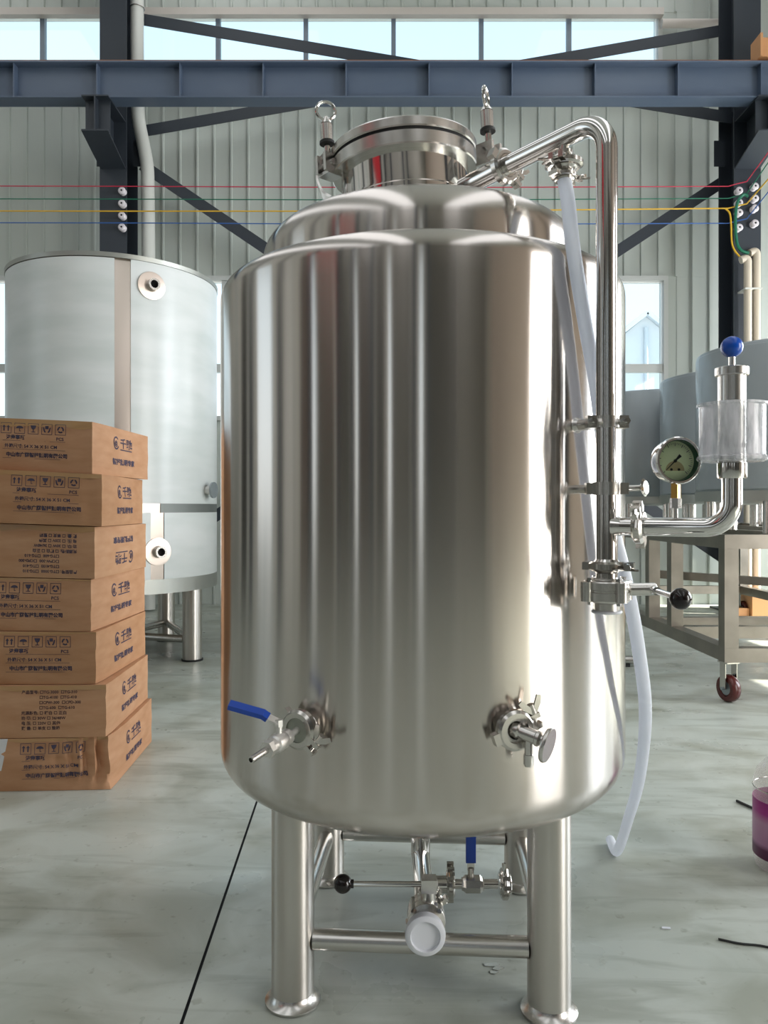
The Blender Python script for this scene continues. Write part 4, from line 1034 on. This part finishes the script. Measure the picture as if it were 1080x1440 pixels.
for i in range(7):
    zlo = (6-i)*HB; c = V((X(corner[i], DC), DC, 0))
    best = min(((abs(CX+F*((c.x-LB*math.sin(th))/(c.y+LB*math.cos(th)))-back[i]), th) for th in [math.radians(k*.25) for k in range(-40, 60)]))
    th = best[1]; ux = V((math.cos(th), math.sin(th), 0)); uy = V((-math.sin(th), math.cos(th), 0))
    t = T('carton', c-ux*WB/2+uy*LB/2+V((0,0,zlo)), labels[i], 'box', 'stacked cartons')
    nu, nv, nw = (48, 40, 14) if i == 6 else (24, 20, 8)
    bm = bmesh.new()
    def warp(a, b, h):
        """a: 0 right .. 1 left, b: 0 front .. 1 back, h: 0..1"""
        xl = -WB*a
        z = zlo+.0012+(HB-.0024)*h
        z += (slope_lo[i]*(1-h)+slope_hi[i]*h)*(-xl)
        p = c+ux*xl+uy*(LB*b)+V((0,0,z))
        bul = .007*math.sin(PI*a)*math.sin(PI*h)*(1 if b < .01 else 0)
        n_ = noise.noise(V((a*4+i*7.3, b*4+i*3.1, h*3)))*.004*math.sin(PI*min(1,max(0,h)))
        p -= uy*(bul+n_) if b < .5 else V((0,0,0))
        if a < .5: p += ux*(n_+.005*math.sin(PI*b)*math.sin(PI*h))
        # dented corner edges
        ed = max(0, 1-a/.14)*max(0, 1-b/.12)
        if ed > 0:
            dn_ = noise.noise(V((i*5.1, h*6, 1)))*.5+.5
            p += (-ux+uy)*ed*.010*dn_
        if i == 6:
            k_ = max(0, 1-a/.42)*max(0, 1-b/.35)
            p += (-ux*.018+uy*.022)*k_*math.sin(h*PI*.9)*(1.1+.9*math.sin(a*62+h*7+2*math.sin(h*5)))
            if h > .4: p += (-ux*.02+uy*.02)*k_*(h-.4)
        if i == 1 and b < .01 and a < .12: p += uy*.0022*(1+math.sin(a*240))
        return p
    vcache = {}
    def vert(a, b, h):
        k = (round(a,4), round(b,4), round(h,4))
        if k not in vcache: vcache[k] = bm.verts.new(warp(a, b, h)-t.loc)
        return vcache[k]
    def grid(fn, n1, n2):
        for p in range(n1):
            for r_ in range(n2):
                try: bm.faces.new([fn(p/n1, r_/n2), fn((p+1)/n1, r_/n2), fn((p+1)/n1, (r_+1)/n2), fn(p/n1, (r_+1)/n2)])
                except ValueError: pass
    grid(lambda u,v: vert(u,0,v), nu, nw); grid(lambda u,v: vert(u,1,v), nu, nw)
    grid(lambda u,v: vert(0,u,v), nv, nw); grid(lambda u,v: vert(1,u,v), nv, nw)
    grid(lambda u,v: vert(u,v,0), nu, nv); grid(lambda u,v: vert(u,v,1), nu, nv)
    bmesh.ops.recalc_face_normals(bm, faces=bm.faces)
    me = bpy.data.meshes.new('body'); bm.to_mesh(me); bm.free()
    me.polygons.foreach_set('use_smooth', [True]*len(me.polygons)); me.set_sharp_from_angle(angle=math.radians(40)); me.materials.append(M['carton'][i % 3])
    bod = t.part('body', me, None)
    def stamp(pr, side, flip=False, lift=.0012, dx=0.0):
        g = G(); lift = .0045 if (i == 6 and side == 'front') else lift
        for p in pr.v:
            x_, y_ = p.x, p.y
            if side == 'front':
                if flip: x_, y_ = -.44-x_, HB-y_
                q_ = warp(min(1,max(0,-(x_+dx)/WB)), 0, y_/HB)-uy*lift
            else:
                if flip: x_, y_ = .66-x_, HB-y_
                q_ = warp(0, min(1,max(0,(x_+dx)/LB)), y_/HB)+ux*lift
            g.v.append(q_)
        g.f = list(pr.f); return g
    dxs = [-.02,.0,.03,-.035,-.015,-.01,.0][i]
    if i in (2, 5): t.part('front_print', stamp(mp_, 'front', flip=(i == 2), dx=dxs), M['ink'] if i == 2 else M['inkbrown'], smooth=False)
    else: t.part('front_print', stamp(fp, 'front', dx=dxs), M['ink'], smooth=False)
    t.part('side_print', stamp(spp, 'side', flip=(i == 2)), M['ink'], smooth=False)
    # packing tape along the top edge of the front
    g = G(); n_ = 14
    tw = [.030,.020,.026,.014,.010,.020,.012][i]
    for k in range(n_+1):
        a_ = k/n_; hh = 1-(tw+.012*noise.noise(V((a_*6,i*2.2,0))))/HB
        g.v += [warp(a_, 0, .995)-uy*.0010, warp(a_, 0, hh)-uy*.0010]
    g.f = [(2*k,2*k+1,2*k+3,2*k+2) for k in range(n_)]
    t.part('tape', g, M['tape'], smooth=False)
    if i in (5, 6):
        g = G(); h0, h1_ = (.25,.92) if i == 5 else (.40,1.0)
        a1 = .755 if i == 5 else .70
        vs_ = [warp(a1+(.04 if i == 6 else 0), 0, h0)-uy*.002, warp(a1, 0, h1_)-uy*.002, warp(a1+.2, 0, h1_)-uy*.002, warp(a1+.2, 0, h0)-uy*.002]
        g.add(vs_, [(0,1,2,3)]); t.part('shipping_label', g, M['paper'], label='white paper label', smooth=False)

# ------------------------------------------------------------------ bottle, rods, scraps
bY_ = 2.50; bx = X(1062, bY_)+.108; b0 = V((bx, bY_, 0))
t = T('bottle', b0, 'clear plastic bottle with a magenta label standing on the floor', 'bottle')
body = t.part('body', G().lathe([(0,.006),(.085,.004),(.097,.006),(.103,.02),(.105,.05),(.105,.27),(.103,.29),(.094,.315),(.07,.345),(.035,.37),(.028,.38),(.028,.40),(0,.40)], b0, UP, 56), M['bottle'])
mlab = mat('bottle_label', (.5,.2,.4), .4)
tcl = N(mlab,'ShaderNodeTexCoord'); spl = N(mlab,'ShaderNodeSeparateXYZ'); mrl = N(mlab,'ShaderNodeMapRange'); rl_ = N(mlab,'ShaderNodeValToRGB')
L(mlab, tcl.outputs['Object'], spl.inputs[0]); L(mlab, spl.outputs['Z'], mrl.inputs[0]); mrl.inputs['From Min'].default_value=.055; mrl.inputs['From Max'].default_value=.225
L(mlab, mrl.outputs[0], rl_.inputs[0]); L(mlab, rl_.outputs[0], BS(mlab).inputs['Base Color'])
cr_ = rl_.color_ramp; cr_.elements[0].position = 0; cr_.elements[0].color = (.10,.008,.06,1); cr_.elements[1].position = 1; cr_.elements[1].color = (.34,.008,.20,1)
for p_, c_ in ((.12,(.11,.01,.07)),(.22,(.44,.20,.36)),(.62,(.52,.27,.42)),(.80,(.40,.02,.24))):
    e_ = cr_.elements.new(p_); e_.color = (*c_,1)
t.part('label_sleeve', G().lathe([(.1058,.045),(.1062,.05),(.1062,.225),(.1058,.228)], b0, UP, 56), mlab, body, label='magenta and pink paper label')
t.part('ridge', G().torus(b0+V((0,0,.262)), UP, .1052, .002, 56, 6), M['cast'], body)
t.part('cap', G().cyl(b0+V((0,0,.395)), b0+V((0,0,.43)), .032, seg=28, bev=.003), M['whitecap'])
def fl(px, py_): Y = CH*F/(py_-HY); return V((X(px,Y), Y, 0))
a_, b_ = fl(1036,1128), fl(1075,1146)
solo('thin_rod', G().cyl(a_+V((0,0,.0055)), b_+V((0,0,.0055)), .005, seg=10), M['rubber'], 'short dark metal rod lying on the floor behind the bottle', 'rod')
a_, b_ = fl(1010,1322), fl(1095,1337)
pts = catmull([a_+V((0,0,.0032)), a_*.65+b_*.35+V((0,-.004,.0032)), a_*.3+b_*.7+V((0,.004,.0032)), b_+V((0,0,.0032))], 6)
solo('wire_offcut', G().tube(pts, .003, 8), M['rubber'], 'thin black wire offcut lying on the bare floor near the tank foot', 'wire')
for k, (px_, py_, s_) in enumerate(((692,1357,.020),(700,1362,.014),(694,1368,.012))):
    p = fl(px_, py_); g = G(); n_ = 5; a0 = k*1.1
    poly = [(s_*(1+.35*math.sin(j*2.3+k))*math.cos(2*PI*j/7+a0), s_*.55*(1+.3*math.cos(j*1.7))*math.sin(2*PI*j/7+a0)) for j in range(7)]
    g.prism(poly, p+V((0,0,.0006)), (1,0,0), (0,1,0), .0012)
    solo('metal_scrap', g, M['cast'], ('largest curled metal scrap on the floor under the tank rail','middle-sized metal scrap next to the largest under the tank rail','smallest metal scrap lying under the tank rail')[k], 'scrap', 'scraps under the tank', smooth=False)
p = fl(936,1306); solo('metal_chip', G().prism([(-.012,-.003),(.012,-.006),(.014,.002),(-.008,.005)], p+V((0,0,.0005)), (1,0,0), (0,1,0), .003), M['whitecap'], 'tiny bright chip on the open floor', 'scrap', smooth=False)
